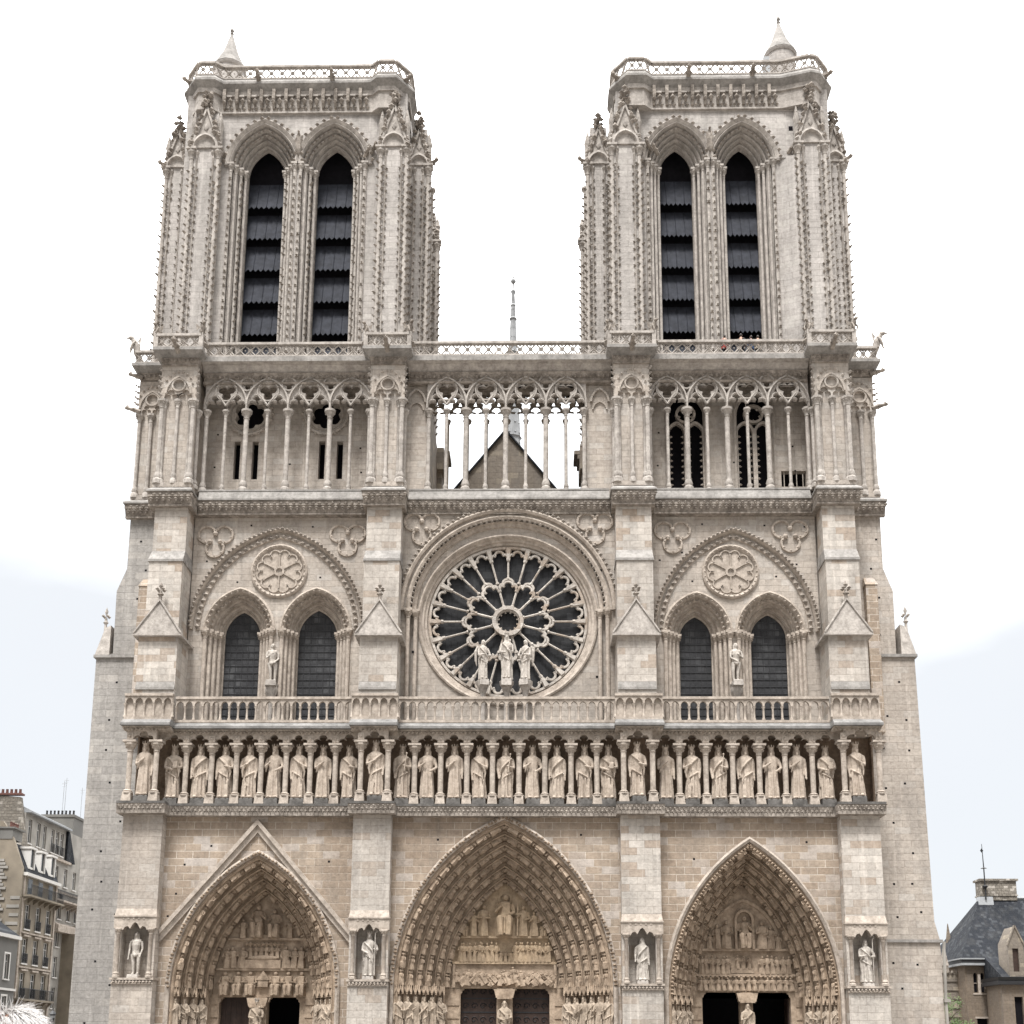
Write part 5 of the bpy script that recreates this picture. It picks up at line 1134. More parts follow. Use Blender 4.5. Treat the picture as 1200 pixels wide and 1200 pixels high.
    if staff == 'book': mb.box(lh[0]-.05, lh[0]+.045, lh[1]-.055, lh[1]-.02, lh[2]-.04, lh[2]+.09)
    if staff == 'cup': mb.lathe(lh[0], lh[1]-.04, [(.02, lh[2]), (.012, lh[2]+.04), (.035, lh[2]+.09)], 8)
    if child: mb.blob((.10, -.12, .72), (.045, .045, .08), 9, 6); mb.blob((.10, -.13, .82), (.032, .034, .04), 9, 6)
    if wings:
        w = wings
        mb.tube([(w*.06, .07, .74), (w*.17, .10, .84), (w*.23, .10, .72), (w*.22, .10, .5), (w*.19, .09, .36)], [.02, .045, .06, .045, .012], 8)
    return remesh(mb, .0105, 1)
VAR = {}
def crown_mesh(mat):
    mb = MB(); mb.lathe(0, -.005, [(.058, .955), (.062, .965), (.060, .985), (.070, 1.0), (.060, 1.0), (.050, .96)], 14)
    for k in range(7): a = 2*PI*k/7-PI/2; mb.octa((.066*math.cos(a), -.005+.066*math.sin(a), 1.02), .016, .016, .034)
    return mb.mesh('crown', mat)
def plinth_mesh(mat):
    mb = MB(); mb.frust(-.15, .15, -.20, .12, -.14, -.145, .145, -.19, .11, -.012); mb.frust(-.14, .14, -.19, .1, -.012, -.13, .13, -.18, .1, .004); return mb.mesh('plinth', mat)
POSES = [
    (dict(rh=(-.02, -.125, .68), lh=(.17, -.06, .44), drape=0, hip=.01), 'right hand on chest'),
    (dict(rh=(-.05, -.13, .56), lh=(.07, -.13, .60), drape=1, staff='book'), 'book held at the waist'),
    (dict(rh=(-.17, -.06, .44), lh=(.17, -.05, .44), drape=-1), 'both arms hanging down'),
    (dict(rh=(-.17, -.05, .45), lh=(.05, -.13, .61), drape=1), 'left forearm across the waist'),
    (dict(rh=(-.16, -.07, .46), lh=(.06, -.125, .62), drape=-1, staff='rod'), 'short sceptre held up'),
    (dict(rh=(-.16, -.05, .45), lh=(.03, -.13, .66), drape=1, turn=.35, hip=-.012), 'head turned, left hand raised'),
    (dict(rh=(-.09, -.125, .66), lh=(.09, -.13, .54), drape=0, turn=-.25), 'one hand raised, one at belt'),
    (dict(rh=(-.06, -.125, .64), lh=(.16, -.06, .46), drape=-1, hip=.012), 'gathering his mantle folds'),
]
def get(key, mat, **kw):
    if key not in VAR: VAR[key] = robed(seed=len(VAR)*3+1, **kw); VAR[key].name = key
    me = VAR[key]
    k2 = (key, mat)
    if k2 not in VAR:
        m2 = me.copy(); m2.materials.append(M[mat]); m2.shade_smooth(); VAR[k2] = m2
    return VAR[k2]
CROWN = {m: crown_mesh(m) for m in ('statue', 'statueg')}; PLINTH = plinth_mesh('plinth'); PLINTH2 = plinth_mesh('trim')
def statue(name, me, loc, h, label, cat='statue', group=None, rot=0, crown=None, plinth=True, fx=.86):
    o = bpy.data.objects.new(name, me); COL.objects.link(o); o.location = loc; o.scale = (h*fx, h*.92, h); o.rotation_euler = (0, 0, rot)
    tag(o, label, cat, group)
    if crown: c = bpy.data.objects.new('crown', CROWN[crown]); COL.objects.link(c); c.parent = o
    if plinth: c = bpy.data.objects.new('plinth', PLINTH if name == 'king_statue' else PLINTH2); COL.objects.link(c); c.parent = o
    return o
ORD = 'first second third fourth fifth sixth seventh eighth ninth tenth eleventh twelfth thirteenth fourteenth'.split()
SEQ = [0, 1, 2, 3, 7, 6, 5, 0, 3, 7, 4, 6, 0, 5, 4, 6, 2, 3, 1, 3, 0, 7, 4, 2, 6, 0, 1, 5]
for i, ((x, y), p) in enumerate(zip(KS, SEQ)):
    kw, txt = POSES[p]
    end = f'{ORD[i]} from the left gallery end' if i < 14 else f'{ORD[27-i]} from the right gallery end'
    if i == 0: end = 'leftmost of the gallery row'
    if i == 27: end = 'rightmost of the gallery row'
    statue('king_statue', get('king%d' % p, 'statue', **kw), (x, y, 15.95), 3.17*rnd.uniform(.985, 1.01)*(1.01 if i in FRONT else 1), f'crowned king, {txt}, {end}', 'statue', 'kings standing in the gallery row', rnd.uniform(-.12, .12), 'statue')
NI = [('slim beardless saint statue in the outermost left buttress niche', dict(rh=(-.18, -.05, .42), lh=(.15, -.07, .47), drape=0, beard=False, nude=True, hip=.02)),
      ('crowned woman statue with a staff and cup in the niche between left and middle portals', dict(rh=(-.06, -.13, .55), lh=(.17, -.1, .62), drape=1, beard=False, staff='long')),
      ('robed woman statue with bowed head in the niche between middle and right portals', dict(rh=(-.18, -.05, .5), lh=(.18, -.05, .44), drape=-1, beard=False, turn=-.5, veil=True)),
      ('robed bishop statue with crosier in the outermost right buttress niche', dict(rh=(-.06, -.13, .62), lh=(.16, -.1, .60), drape=1, staff='long'))]
for i, ((cx, z0, z1), (lb, kw)) in enumerate(zip(NICHE, NI)):
    statue('niche_statue', get('niche%d' % i, 'statueg', **kw), (cx, -2.55, z0+.18), 2.45, lb, 'statue', 'statues in the buttress niches', 0, 'statueg' if i == 1 else None)
for i, (lb, x, kw, h) in enumerate([
        ('crowned mother and child statue standing before the lower half of the rose window', .1, dict(rh=(-.08, -.13, .58), lh=(.06, -.12, .62), beard=False, drape=1, child=True, veil=True), 2.95),
        ('one winged angel statue left of the mother and child before the rose window', -1.33, dict(rh=(-.05, -.14, .6), lh=(.15, -.14, .58), beard=False, drape=1, wings=-1, turn=.4), 2.6),
        ('one winged angel statue right of the mother and child before the rose window', 1.24, dict(rh=(-.15, -.14, .58), lh=(.05, -.14, .6), beard=False, drape=-1, wings=1, turn=-.4), 2.6)]):
    o = statue('rose_statue', get('rose%d' % i, 'statueg', **kw), (x, -1.0, 23.55), h, lb, 'statue', 'statues before the rose window', .25*(x < -1)-.25*(x > 1), 'statueg' if i == 0 else None, True, .70)
    mb = MB(); mb.lathe(x, -1.0, [(.22, 20.5), (.16, 20.7), (.16, 22.7), (.2, 22.8), (.3, 23.1), (.42, 23.3), (.44, 23.5)], 8); mb.build('pedestal', 'trim', RW)
for i, (x, lb) in enumerate([(-14.35, 'slender bare statue with an arm across its chest between the left pair of windows'), (14.1, 'slender bare statue with hand lowered between the right pair of windows')]):
    statue('window_statue', get('nude%d' % i, 'statueg', rh=(-.03, -.1, .69) if i == 0 else (-.05, -.11, .52), lh=(.1, -.1, .5) if i == 0 else (.08, -.1, .66), beard=False, drape=0, nude=True, hip=.03*(1-2*i), turn=.3), (x, -.28, 23.72), 2.45, lb, 'statue', 'bare statues between the windows', .1, None, True)
PN = ['left', 'middle', 'right']
for pi, p in enumerate(PORT):
    JS, tx, ty = p[9], p[10], p[11]; n = len(JS)//2
    for k, (x, y, z0, z1) in enumerate(JS):
        sd = 'left' if k < n else 'right'; q = k % n
        pl = ['outermost', 'second from outside', 'third from outside', 'fourth from outside', 'fifth from outside', 'innermost'][q if q < n-1 else 5]
        ps = [0, 1, 3, 7, 6, 4][(q+pi*2+(k >= n)) % 6]
        statue('jamb_statue', get('king%d' % ps, 'jamb', **POSES[ps][0]), (x, y-.18, z0+.1), z1-z0-.1, f'robed column statue, {pl} in the {sd} jamb of the {PN[pi]} portal', 'statue', f'jamb statues of the {PN[pi]} portal', (.5 if k < n else -.5))
    statue('door_statue', get('king%d' % (3, 1, 7)[pi] if pi else 'rose0', 'jamb', **(POSES[(3, 1, 7)[pi]][0])), (tx, ty-.12, 1.95), (2.5, 2.55, 2.45)[pi], ['crowned mother and child statue on the pillar between the left doors', 'bearded robed statue with a book on the pillar between the middle doors', 'robed bishop statue on the pillar between the right doors'][pi], 'statue', 'statues on the door pillars', 0, 'statueg' if pi == 0 else None)

# ------------------------------------------------------------------ neighbouring houses on the left
M['cream'] = plain('cream house render', (.25, .213, .165), .9, var=.4, scale=.6)
M['white'] = plain('off white house render', (.33, .31, .28), .9, var=.4, scale=.6)
M['grey'] = plain('grey house render', (.155, .15, .14), .9, var=.25, scale=.4)
M['rubble'] = stone('rubble house wall', (.30, .275, .235), (.15, .136, .115), (.2, .18, .155), row=.32, wid=.5, msize=.03, odd=(.48, .45, .4), bs=1)
M['pot'] = plain('terracotta chimney pot', (.13, .06, .048), .85)
M['paint'] = plain('white painted joinery', (.62, .60, .57), .6, var=.1)
M['pane'] = plain('window pane', (.05, .055, .06), .12, var=.3, spec=.6)
M['brownst'] = stone('brown house masonry', (.21, .17, .13), (.165, .135, .105), (.15, .125, .1), row=.4, wid=.8)
def house(loc, rot, label, group='houses along the side street'):
    r = empty('apartment_house', loc, label, 'house', group); r.rotation_euler = (0, 0, rot); r.matrix_world = Matrix.Translation(loc) @ Matrix.Rotation(rot, 4, 'Z'); return r
def pt(r, name, mb, m):
    o = bpy.data.objects.new(name, mb.mesh(name, m)); COL.objects.link(o); o.parent = r; return o
def wallwin(r, W, D, H, wins, mat, arch=False, rail=True, depth=.28, surround=None):
    mb = MB(); hs = [[(x-w/2, z), (x+w/2, z), (x+w/2, z+h), (x-w/2, z+h)] for x, z, w, h in wins]
    mb.plate([(0, 0), (W, 0), (W, H), (0, H)], hs, 0, depth)
    mb.box(0, W, depth, D, 0, H); pt(r, 'wall', mb, mat)
    for x, z, w, h in wins:
        mb = MB()
        for a, b, c, d in ((x-w/2, x-w/2+.07, z, z+h), (x+w/2-.07, x+w/2, z, z+h), (x-.04, x+.04, z, z+h), (x-w/2, x+w/2, z+h-.07, z+h), (x-w/2, x+w/2, z+h*.7, z+h*.7+.05)): mb.box(a, b, .14, .2, c, d)
        if surround:
            for a, b, c, d in ((x-w/2-.16, x-w/2, z-.1, z+h+.16), (x+w/2, x+w/2+.16, z-.1, z+h+.16), (x-w/2, x+w/2, z+h, z+h+.16)): mb.box(a, b, -.04, .0, c, d)
        mb.box(x-w/2-.1, x+w/2+.1, -.12, .1, z-.12, z-.002)
        f = pt(r, 'window', mb, 'paint'); mb = MB(); mb.box(x-w/2, x+w/2, .2, .24, z, z+h); pt(f, 'pane', mb, 'pane')
        if rail:
            mb = MB(); mb.box(x-w/2, x+w/2, -.14, -.10, z+.88, z+.93); mb.box(x-w/2, x+w/2, -.14, -.10, z+.03, z+.07)
            k = int(w/.11)
            for j in range(k+1): xx = x-w/2+j*w/k; mb.box(xx-.014, xx+.014, -.135, -.105, z+.05, z+.9)
            for j in range(3): mb.ring(x-w/3+j*w/3, z+.48, [(.14, -.13), (.14, -.11), (.10, -.11), (.10, -.13)], 8)
            pt(f, 'railing', mb, 'iron')
def balcony(r, x0, x1, z, d=.75, mat='cream'):
    mb = MB(); mb.box(x0, x1, -d, -.002, z-.18, z); 
    for i in range(int((x1-x0)/1.3)+1): x = min(x1-.2, x0+.1+i*1.3); mb.side([(-.01, z-.7), (-d*.8, z-.19), (-.01, z-.19)], x, x+.16)
    b = pt(r, 'balcony', mb, mat); mb = MB()
    mb.box(x0+.02, x1-.02, -d+.03, -d+.07, z+.92, z+.97)
    for i in range(int((x1-x0)/.14)): x = x0+.05+i*.14; mb.box(x, x+.024, -d+.035, -d+.06, z, z+.93)
    pt(b, 'railing', mb, 'iron')
def pots(r, x0, x1, y, z, n, m='pot'):
    mb = MB()
    for i in range(n): mb.lathe(x0+(i+.5)*(x1-x0)/n, y, [(.13, z), (.11, z+.45), (.14, z+.47), (.13, z+.55)], 7)
    pt(r, 'chimney_pots', mb, m)
H90 = PI/2
# low grey house in front
a = house((-45.1, 27, 0), H90, 'low grey house with white framed windows, nearest of the left row')
wallwin(a, 11.4, 8, 11.2, [(1.6+2.6*i, z, 1.0, 2.2) for i in range(4) for z in (3.9, 7.6)], 'grey', rail=False, surround=True)
mb = MB(); mb.box(-.1, 11.5, -.3, -.002, 11.2, 11.5); mb.box(-.05, 11.45, -.15, -.003, 6.6, 6.8); pt(a, 'cornice', mb, 'paint')
mb = MB(); mb.side([(-.2, 11.5), (2.2, 13.2), (8, 13.6), (8, 11.21), (-.2, 11.21)], 0, 11.4); pt(a, 'roof', mb, 'slate')
# narrow cream house with dormers and a blank stone end wall
b = house((-46.23, 41, 0), H90, 'narrow cream house with three slate dormers, full balcony and blank stone end wall')
wallwin(b, 8.2, 10, 17.8, [(1.6+2.5*i, z, 1.15, 2.3) for i in range(3) for z in (3.0, 6.2, 9.4, 12.6)], 'cream')
for i in range(3):
    pass
mb = MB()
for z in (5.9, 9.1, 12.3): mb.box(.25, 8.1, -.16, -.003, z-.15, z); 
for x in (.1, 7.85): mb.box(x, x+.3, -.1, -.003, .2, 17.6)
for i in range(3):
    for z in (8.7, 11.9): mb.box(.85+2.5*i, 2.35+2.5*i, -.22, -.004, z-.02, z+.14)
pt(b, 'moulding', mb, 'trimw')
mb = MB(); hs = []
for i in range(3):
    x = 1.6+2.5*i; mb.box(x-.6, x+.6, -.03, -.004, 15.75, 17.45)
pt(b, 'shutter', mb, 'white')
for i in range(3): mb = MB(); mb.box(1.6+2.5*i-.45, 1.6+2.5*i+.45, -.06, -.032, 15.75, 17.3); f = pt(b, 'window', mb, 'pane')
balcony(b, .05, 8.3, 15.7, .85); balcony(b, .05, 8.2, 6.1, .6)
mb = MB(); mb.box(-.05, 8.3, -.4, -.002, 17.5, 17.8); pt(b, 'cornice', mb, 'paint')
mb = MB(); mb.side([(-.15, 17.81), (1.15, 20.6), (5, 21.2), (9, 17.81)], .3, 8.2); rf = pt(b, 'roof', mb, 'slate')
for i in range(3):
    x = 1.7+2.5*i; mb = MB(); mb.box(x-.62, x-.42, -.05, 1.3, 18.3, 20.2); mb.box(x+.42, x+.62, -.05, 1.3, 18.3, 20.2); mb.box(x-.72, x+.72, -.15, 1.6, 20.2, 20.4); mb.box(x-.42, x+.42, .05, .1, 18.3, 18.5)
    d = pt(b, 'dormer', mb, 'paint'); mb = MB(); mb.box(x-.42, x+.42, .1, .14, 18.3, 20.2); pt(d, 'pane', mb, 'pane')
mb = MB(); mb.prism([(-.3, 0), (.01, 0), (.01, 18.5), (-.3, 18.5)], 0, .01) if False else None
mb.side([(0, 0), (0, 18.2), (1.1, 21.0), (2.2, 22.6), (6.5, 23.0), (12, 23.0), (12, 0)], -.35, -.002); w_ = pt(b, 'end_wall', mb, 'cream')
mb = MB()
for q in range(26):
    z = 10.5+q*.33; mb.box(-.47, -.36, 1.8+.25*math.sin(q*2.1)-.25*(q/26), 2.5+.2*math.sin(q*1.7), z, z+.24)
for q in range(9): mb.box(-.40, -.352, .02, .9+.3*(q % 2), 8.8+q*.8, 9.1+q*.8)
pt(w_, 'toothing_stones', mb, 'white')
mb = MB(); mb.box(-.4, 1.8, 1.2, 4.8, 20.9, 21.9); mb.box(-.5, 2.0, 1.0, 5.0, 21.9, 22.05); pt(b, 'chimney', mb, 'grey'); pots(b, -.2, 1.7, 1.6, 22.05, 4)
# tall white house behind, its near gable of rubble
c = house((-50.2, 49.7, 0), H90, 'tall white fronted house with long windows, rubble chimney gable and curved balcony')
wallwin(c, 16.5, 9, 25.2, [(x, 22.2, .95, 2.5) for x in (1.2, 3.4, 5.0, 7.2, 8.5, 9.8)]+[(x, 19.0, 1.0, 2.0) for x in (6.4, 9.0, 11.6, 14.2)]+[(x, z, 1.1, 2.2) for x in (8.0, 10.6, 13.2, 15.4) for z in (2.5, 5.8, 9.1, 12.4, 15.4)], 'white', rail=False)
mb = MB(); mb.side([(-.55, 25.21), (-.55, 25.4), (.5, 25.9), (9, 26.4), (9, 25.21)], 0, 11.2); pt(c, 'roof', mb, 'zinc')
mb = MB(); mb.box(-.3, 12.2, -.35, -.003, 21.55, 21.8); mb.box(0, 16.5, -.1, -.003, 18.2, 18.4); pt(c, 'cornice', mb, 'trimw')
mb = MB(); mb.prism([(10.9, 21.82), (13.4, 21.82), (11.3, 25.15), (10.9, 25.15)], -.28, -.004); pt(c, 'slate_hanging', mb, 'slate')
mb = MB(); mb.box(7.0, 10.4, -.42, -.38, 22.2, 23.1) if False else None
for x in (7.2, 8.5, 9.8):
    for q in range(7): mb.box(x-.5+q*.16, x-.47+q*.16, -.16, -.13, 22.2, 23.1)
    mb.box(x-.52, x+.52, -.17, -.12, 23.1, 23.15)
pt(c, 'railing', mb, 'iron')
balcony(c, 6.0, 16.6, 17.2, 1.4, 'trimw')
mb = MB(); mb.box(8.5, 16.4, -.9, -.003, 13.9, 14.6); mb.frust(8.5, 16.4, -.9, -.003, 14.6, 8.7, 16.2, -.4, -.003, 14.9); pt(c, 'hood', mb, 'trimw')
mb = MB(); mb.box(12.0, 12.5, -1.6, -.003, 0, 13.9); mb.box(14.4, 14.9, -1.1, -.003, 0, 15); pt(c, 'pilaster', mb, 'cream')
mb = MB(); mb.side([(-.6, 0), (-.6, 21), (.5, 26.7), (3.3, 26.9), (3.4, 27.8), (8, 27.9), (8, 0)], -.5, -.003); g_ = pt(c, 'chimney_gable', mb, 'rubble'); mb = MB(); mb.box(-.6, .2, .3, 8.1, 27.91, 28.05) if False else mb.box(-.62, .12, .35, 3.35, 26.92, 27.1); pt(c, 'chimney_cap', mb, 'pot')
mb = MB()
for i in range(6): mb.lathe(-.25, .7+i*.45, [(.16, 27.1), (.13, 27.5), (.15, 27.55)], 7)
pt(c, 'chimney_pots', mb, 'pot')
# grey blank party wall and the pale strip behind
d = house((-55.7, 67, 0), 0, 'blank dark grey party wall house with a row of chimney pots and aerials')
mb = MB(); mb.box(0, 3.7, 0, 10, 0, 28.0); mb.box(-.1, 3.8, -.1, 10, 28.0, 28.3); pt(d, 'wall', mb, 'grey'); pots(d, .1, 3.7, .5, 28.3, 8, 'iron')
mb = MB()
for x, h in ((1.7, 4.4), (1.95, 4.8), (3.9, 3.6)): mb.tube([(x, 1.5, 28.2), (x, 1.5, 28.2+h)], .03, 4); mb.tube([(x-.3, 1.5, 27.9+h), (x+.3, 1.5, 27.9+h)], .02, 4); mb.tube([(x-.2, 1.5, 27.6+h), (x+.2, 1.5, 27.6+h)], .02, 4)
pt(d, 'aerial', mb, 'zinc')
d = house((-57.75, 82, 0), 0, 'narrow pale grey house end squeezed against the cathedral flank')
mb = MB(); mb.box(0, 4.2, 0, 8, 0, 28.6); mb.box(-.1, 4.3, -.1, 8, 28.6, 28.8); pt(d, 'wall', mb, 'white'); pots(d, .6, 2.4, .5, 28.8, 3, 'iron')
mb = MB(); mb.box(1, 2, -.05, -.003, 12, 14); pt(d, 'window', mb, 'pane')

# ------------------------------------------------------------------ buildings on the right
def thing(name, loc, label, cat, group=None): return empty(name, loc, label, cat, group)
r = thing('presbytery', (50.1, 68, 0), 'brown stone building with steep blue slate hipped roof, big chimney and twin slit windows', 'building')
mb = MB(); hs = [parch(x, 10.2, .22, .1, 8.3, 5) for x in (1.32, 2.12)]+[[(1.2, 1.6), (2.4, 1.6), (2.4, 5.4), (1.2, 5.4)]]
mb.plate([(0.2, 0), (4.4, 0), (4.4, 11.3), (.2, 11.3)], hs, 0, .5); mb.plan([(.2, .5), (4.4, .5), (22, .5), (22, 12), (.0, 12), (.0, 1.4)], 0, 11.3); mb.box(4.4, 22, .8, 1.2, 0, 11.3)
wl = pt(r, 'wall', mb, 'brownst')
mb = MB(); mb.box(1.57, 1.87, -.05, .3, 8.2, 10.3); mb.box(.95, 2.5, -.06, .05, 8.05, 8.2); mb.box(1.1, 1.54, .25, .3, 9.3, 9.38); mb.box(1.9, 2.34, .25, .3, 9.3, 9.38); wn = pt(r, 'window', mb, 'trimw')
mb = MB(); mb.box(1.0, 2.5, .35, .4, 8.2, 10.6); pt(wn, 'pane', mb, 'void')
mb = MB(); mb.box(1.0, 2.6, -.06, .05, 5.4, 5.6); mb.box(1.0, 2.6, -.08, .05, 1.45, 1.6); wn = pt(r, 'window', mb, 'trimw'); mb = MB(); mb.box(1.2, 2.4, .35, .4, 1.6, 5.4); pt(wn, 'pane', mb, 'void')
EV = [(-.3, -.55), (22, -.55), (22, 13), (-.4, 13), (-.4, 1.2)]
mb = MB(); mb.plan([(x, y) for x, y in EV], 11.3, 11.55); mb.plan([(x-.1, y-.1) for x, y in EV], 11.95, 12.1); pt(r, 'gutter', mb, 'zinc')
mb = MB(); mb.plan(EV, 11.56, 11.94); pt(r, 'cornice', mb, 'iron')
mb = MB(); mb.add([(-.2, -.45, 12.11), (22, -.45, 12.11), (22, 13, 12.11), (-.35, 13, 12.11), (-.35, 1.3, 12.11), (4.5, 6, 19.6), (22, 6, 19.6)], [(0, 1, 6, 5), (0, 5, 4), (4, 5, 3), (3, 5, 6, 2), (1, 2, 6), (0, 4, 3, 2, 1)]); pt(r, 'roof', mb, 'slate')
mb = MB(); mb.frust(4.2, 6.0, 5.3, 6.5, 18.7, 4.4, 6.0, 5.5, 6.4, 19.8); mb.tube([(4.6, 6, 19.7), (22, 6, 19.7)], .2, 6); pt(r, 'flashing', mb, 'zinc')
mb = MB(); mb.box(4.7, 8.9, 5.6, 7.4, 19.4, 21.7); mb.box(4.5, 9.1, 5.4, 7.6, 21.7, 21.95); mb.box(4.6, 9.0, 5.5, 7.5, 19.9, 20.05); pt(r, 'chimney', mb, 'rubble')
mb = MB(); mb.tube([(5.1, 5.3, 19.4), (5.1, 5.3, 23), (5.05, 5.3, 26.1)], [.09, .07, .03], 6); mb.lathe(5.1, 5.3, [(.1, 20.7), (.36, 21.0), (.1, 21.2)], 8); mb.lathe(5.1, 5.3, [(.05, 23.1), (.4, 23.15), (.1, 23.3)], 6); mb.octa((5.0, 5.3, 25.3), .2, .05, .28); pt(r, 'finial_mast', mb, 'iron')
mb = MB(); mb.tube([(4.55, -.25, 10.6), (4.6, -.25, 8.9), (4.9, -.2, 0)], .10, 7); pt(r, 'downpipe', mb, 'paint')
q_ = thing('gabled_annex', (52.4, 63, 0), 'brown stone annex with tall pointed stone dormer at the right frame edge', 'building')
mb = MB(); mb.plate([(0, 0), (14, 0), (14, 8.9), (0, 8.9)], [[(1.3, 0), (2.2, 0), (2.2, 7.6), (1.3, 7.6)]], 0, .4); mb.box(0, 14, .4, 4.5, 0, 8.9); pt(q_, 'wall', mb, 'brownst')
mb = MB(); mb.box(1.3, 2.2, .36, .399, 0, 7.6); pt(q_, 'door', mb, 'void')
mb = MB(); mb.box(-.5, 14, -.5, 4.6, 8.9, 9.3); mb.frust(-.4, 14, -.4, 4.6, 9.3, -.55, 14, -.6, 4.6, 9.7); pt(q_, 'cornice', mb, 'iron')
mb = MB(); mb.side([(-.4, 9.71), (4.9, 12.4), (4.9, 9.71)], 0, 14); pt(q_, 'roof', mb, 'slate')
mb = MB(); mb.plate([(.9, 9.7), (2.6, 9.7), (2.6, 13.4), (1.75, 15.2), (.9, 13.4)], [[(1.35, 10.3), (2.0, 10.3), (2.0, 12.8), (1.35, 12.8)]], -.3, .1); mb.prism([(.9, 9.7), (2.6, 9.7), (2.6, 13.4), (1.75, 15.2), (.9, 13.4)], .1, 2.6)
for s_ in (-1, 1): mb.tube([(1.75+s_*.95, -.32, 13.1), (1.75, -.32, 15.3)], .12, 5)
dm = pt(q_, 'dormer', mb, 'gable'); mb = MB(); mb.box(1.35, 2.0, -.1, -.05, 10.3, 12.8); pt(dm, 'pane', mb, 'wood')
s_ = thing('slate_roofed_lodge', (50.3, 76, 0), 'small dark lodge with slate roof and pointed brick pinnacle behind the hipped roof', 'building')
mb = MB(); mb.box(.6, 6, 0, 6, 0, 9.0); pt(s_, 'wall', mb, 'brownst'); mb = MB(); mb.box(-.1, 6, -.3, 6, 9.0, 9.5); pt(s_, 'gutter', mb, 'iron'); mb = MB(); mb.frust(0, 6, -.2, 6, 9.51, 1.9, 3.4, 2.5, 3.5, 14.6); pt(s_, 'roof', mb, 'slate')
mb = MB(); mb.frust(1.0, 1.6, .3, .9, 9.5, 1.05, 1.5, .35, .85, 15.0); mb.frust(.95, 1.65, .25, .95, 13.0, .95, 1.65, .25, .95, 13.2); mb.frust(1.05, 1.5, .35, .85, 15.0, 1.25, 1.32, .57, .63, 16.9); pt(s_, 'pinnacle', mb, 'brownst'); mb = MB(); mb.lathe(2.4, 1.5, [(.3, 12), (.14, 14.0), (.1, 15.6), (.2, 15.7), (.14, 16.0)], 6); pt(s_, 'roof_finial', mb, 'zinc')
k_ = thing('stone_chapel', (46.5, 70, 0), 'carved pale chapel wall with spiked pinnacle squeezed beside the cathedral right flank', 'building')
mb = MB(); mb.box(0, 3.6, 0, 5, 0, 10.5)
for q in range(5): mb.box(1.5, 3.65, -.12, -.003, 5.6+q*1.0, 5.75+q*1.0); 
for q in range(4): mb.octa((2.0+.5*q, -.1, 10.6), .2, .2, .35)
pt(k_, 'wall', mb, 'gable')
mb = MB(); mb.frust(1.9, 2.7, -.1, .6, 10.5, 1.95, 2.65, -.05, .55, 11.4); mb.frust(1.9, 2.7, -.1, .6, 11.4, 2.28, 2.32, .22, .28, 13.9)
for q in range(5): mb.octa((2.3-.35*(1-q/5), .2, 11.6+q*.42), .13); mb.octa((2.3+.35*(1-q/5), .2, 11.6+q*.42), .13)
pt(k_, 'pinnacle', mb, 'leaf')
mb = MB(); mb.tube([(25.75, .1, 8.0), (25.7, .1, 7.6), (25.62, .1, 4.6), (25.62, .1, .2)], .09, 7); mb.box(25.5, 25.85, -.05, .3, 4.5, 4.7); mb.build('downpipe', 'white', CA)
# leafy tree by the chapel
tr_ = thing('young_tree', (45.3, 60, 0), 'small leafy green tree at the foot of the cathedral right flank', 'tree')
mb = MB(); mb.tube([(0, 0, 0), (.1, 0, 2), (0, .1, 4), (.1, 0, 6)], [.2, .16, .1, .04], 7)
for q in range(7): a_ = q*2.4; mb.tube([(0, 0, 2.2+q*.5), (.9*math.cos(a_), .9*math.sin(a_), 3.2+q*.5), (1.5*math.cos(a_), 1.5*math.sin(a_), 3.6+q*.5)], [.07, .04, .02], 5)
M['bark'] = plain('bark', (.09, .07, .05), .95); pt(tr_, 'trunk', mb, 'bark')
M['foliage'] = plain('leaves', (.075, .12, .028), .7, var=.5, scale=1.5)
mb = MB(); lr = random.Random(5); cl = [(lr.gauss(0, .9), lr.gauss(0, .9), lr.uniform(3, 7.2), lr.uniform(.4, .8)) for _ in range(26)]
for cx, cy, cz, cr_ in cl:
    for _ in range(70):
        p = Vector((cx+lr.gauss(0, cr_*.55), cy+lr.gauss(0, cr_*.55), cz+lr.gauss(0, cr_*.5))); u = Vector((lr.gauss(0, 1), lr.gauss(0, 1), lr.gauss(0, .6))).normalized()*.12; v_ = u.orthogonal().normalized()*.07
        mb.add([p-u, p+v_, p+u, p-v_], [(0, 1, 2, 3)])
pt(tr_, 'crown', mb, 'foliage')

# ------------------------------------------------------------------ street lamp, visitors
lx = px2x(61.5, 24, 4)
sl = thing('street_lamp', (lx, 24, 0), 'black iron street lamp with lantern in front of the left houses', 'street lamp')
mb = MB(); mb.lathe(0, 0, [(.2, 0), (.2, .5), (.1, .7), (.06, 1.2), (.05, 3.5), (.1, 3.55), (.05, 3.6)], 8); pt(sl, 'post', mb, 'iron')
mb = MB(); mb.lathe(0, 0, [(.12, 3.6), (.22, 4.15), (.3, 4.2), (.14, 4.42), (.05, 4.5), (.05, 4.68)], 6); pt(sl, 'lantern', mb, 'iron')
mb = MB(); mb.lathe(0, 0, [(.125, 3.66), (.215, 4.1)], 6); pt(sl, 'glass', mb, 'zinc')

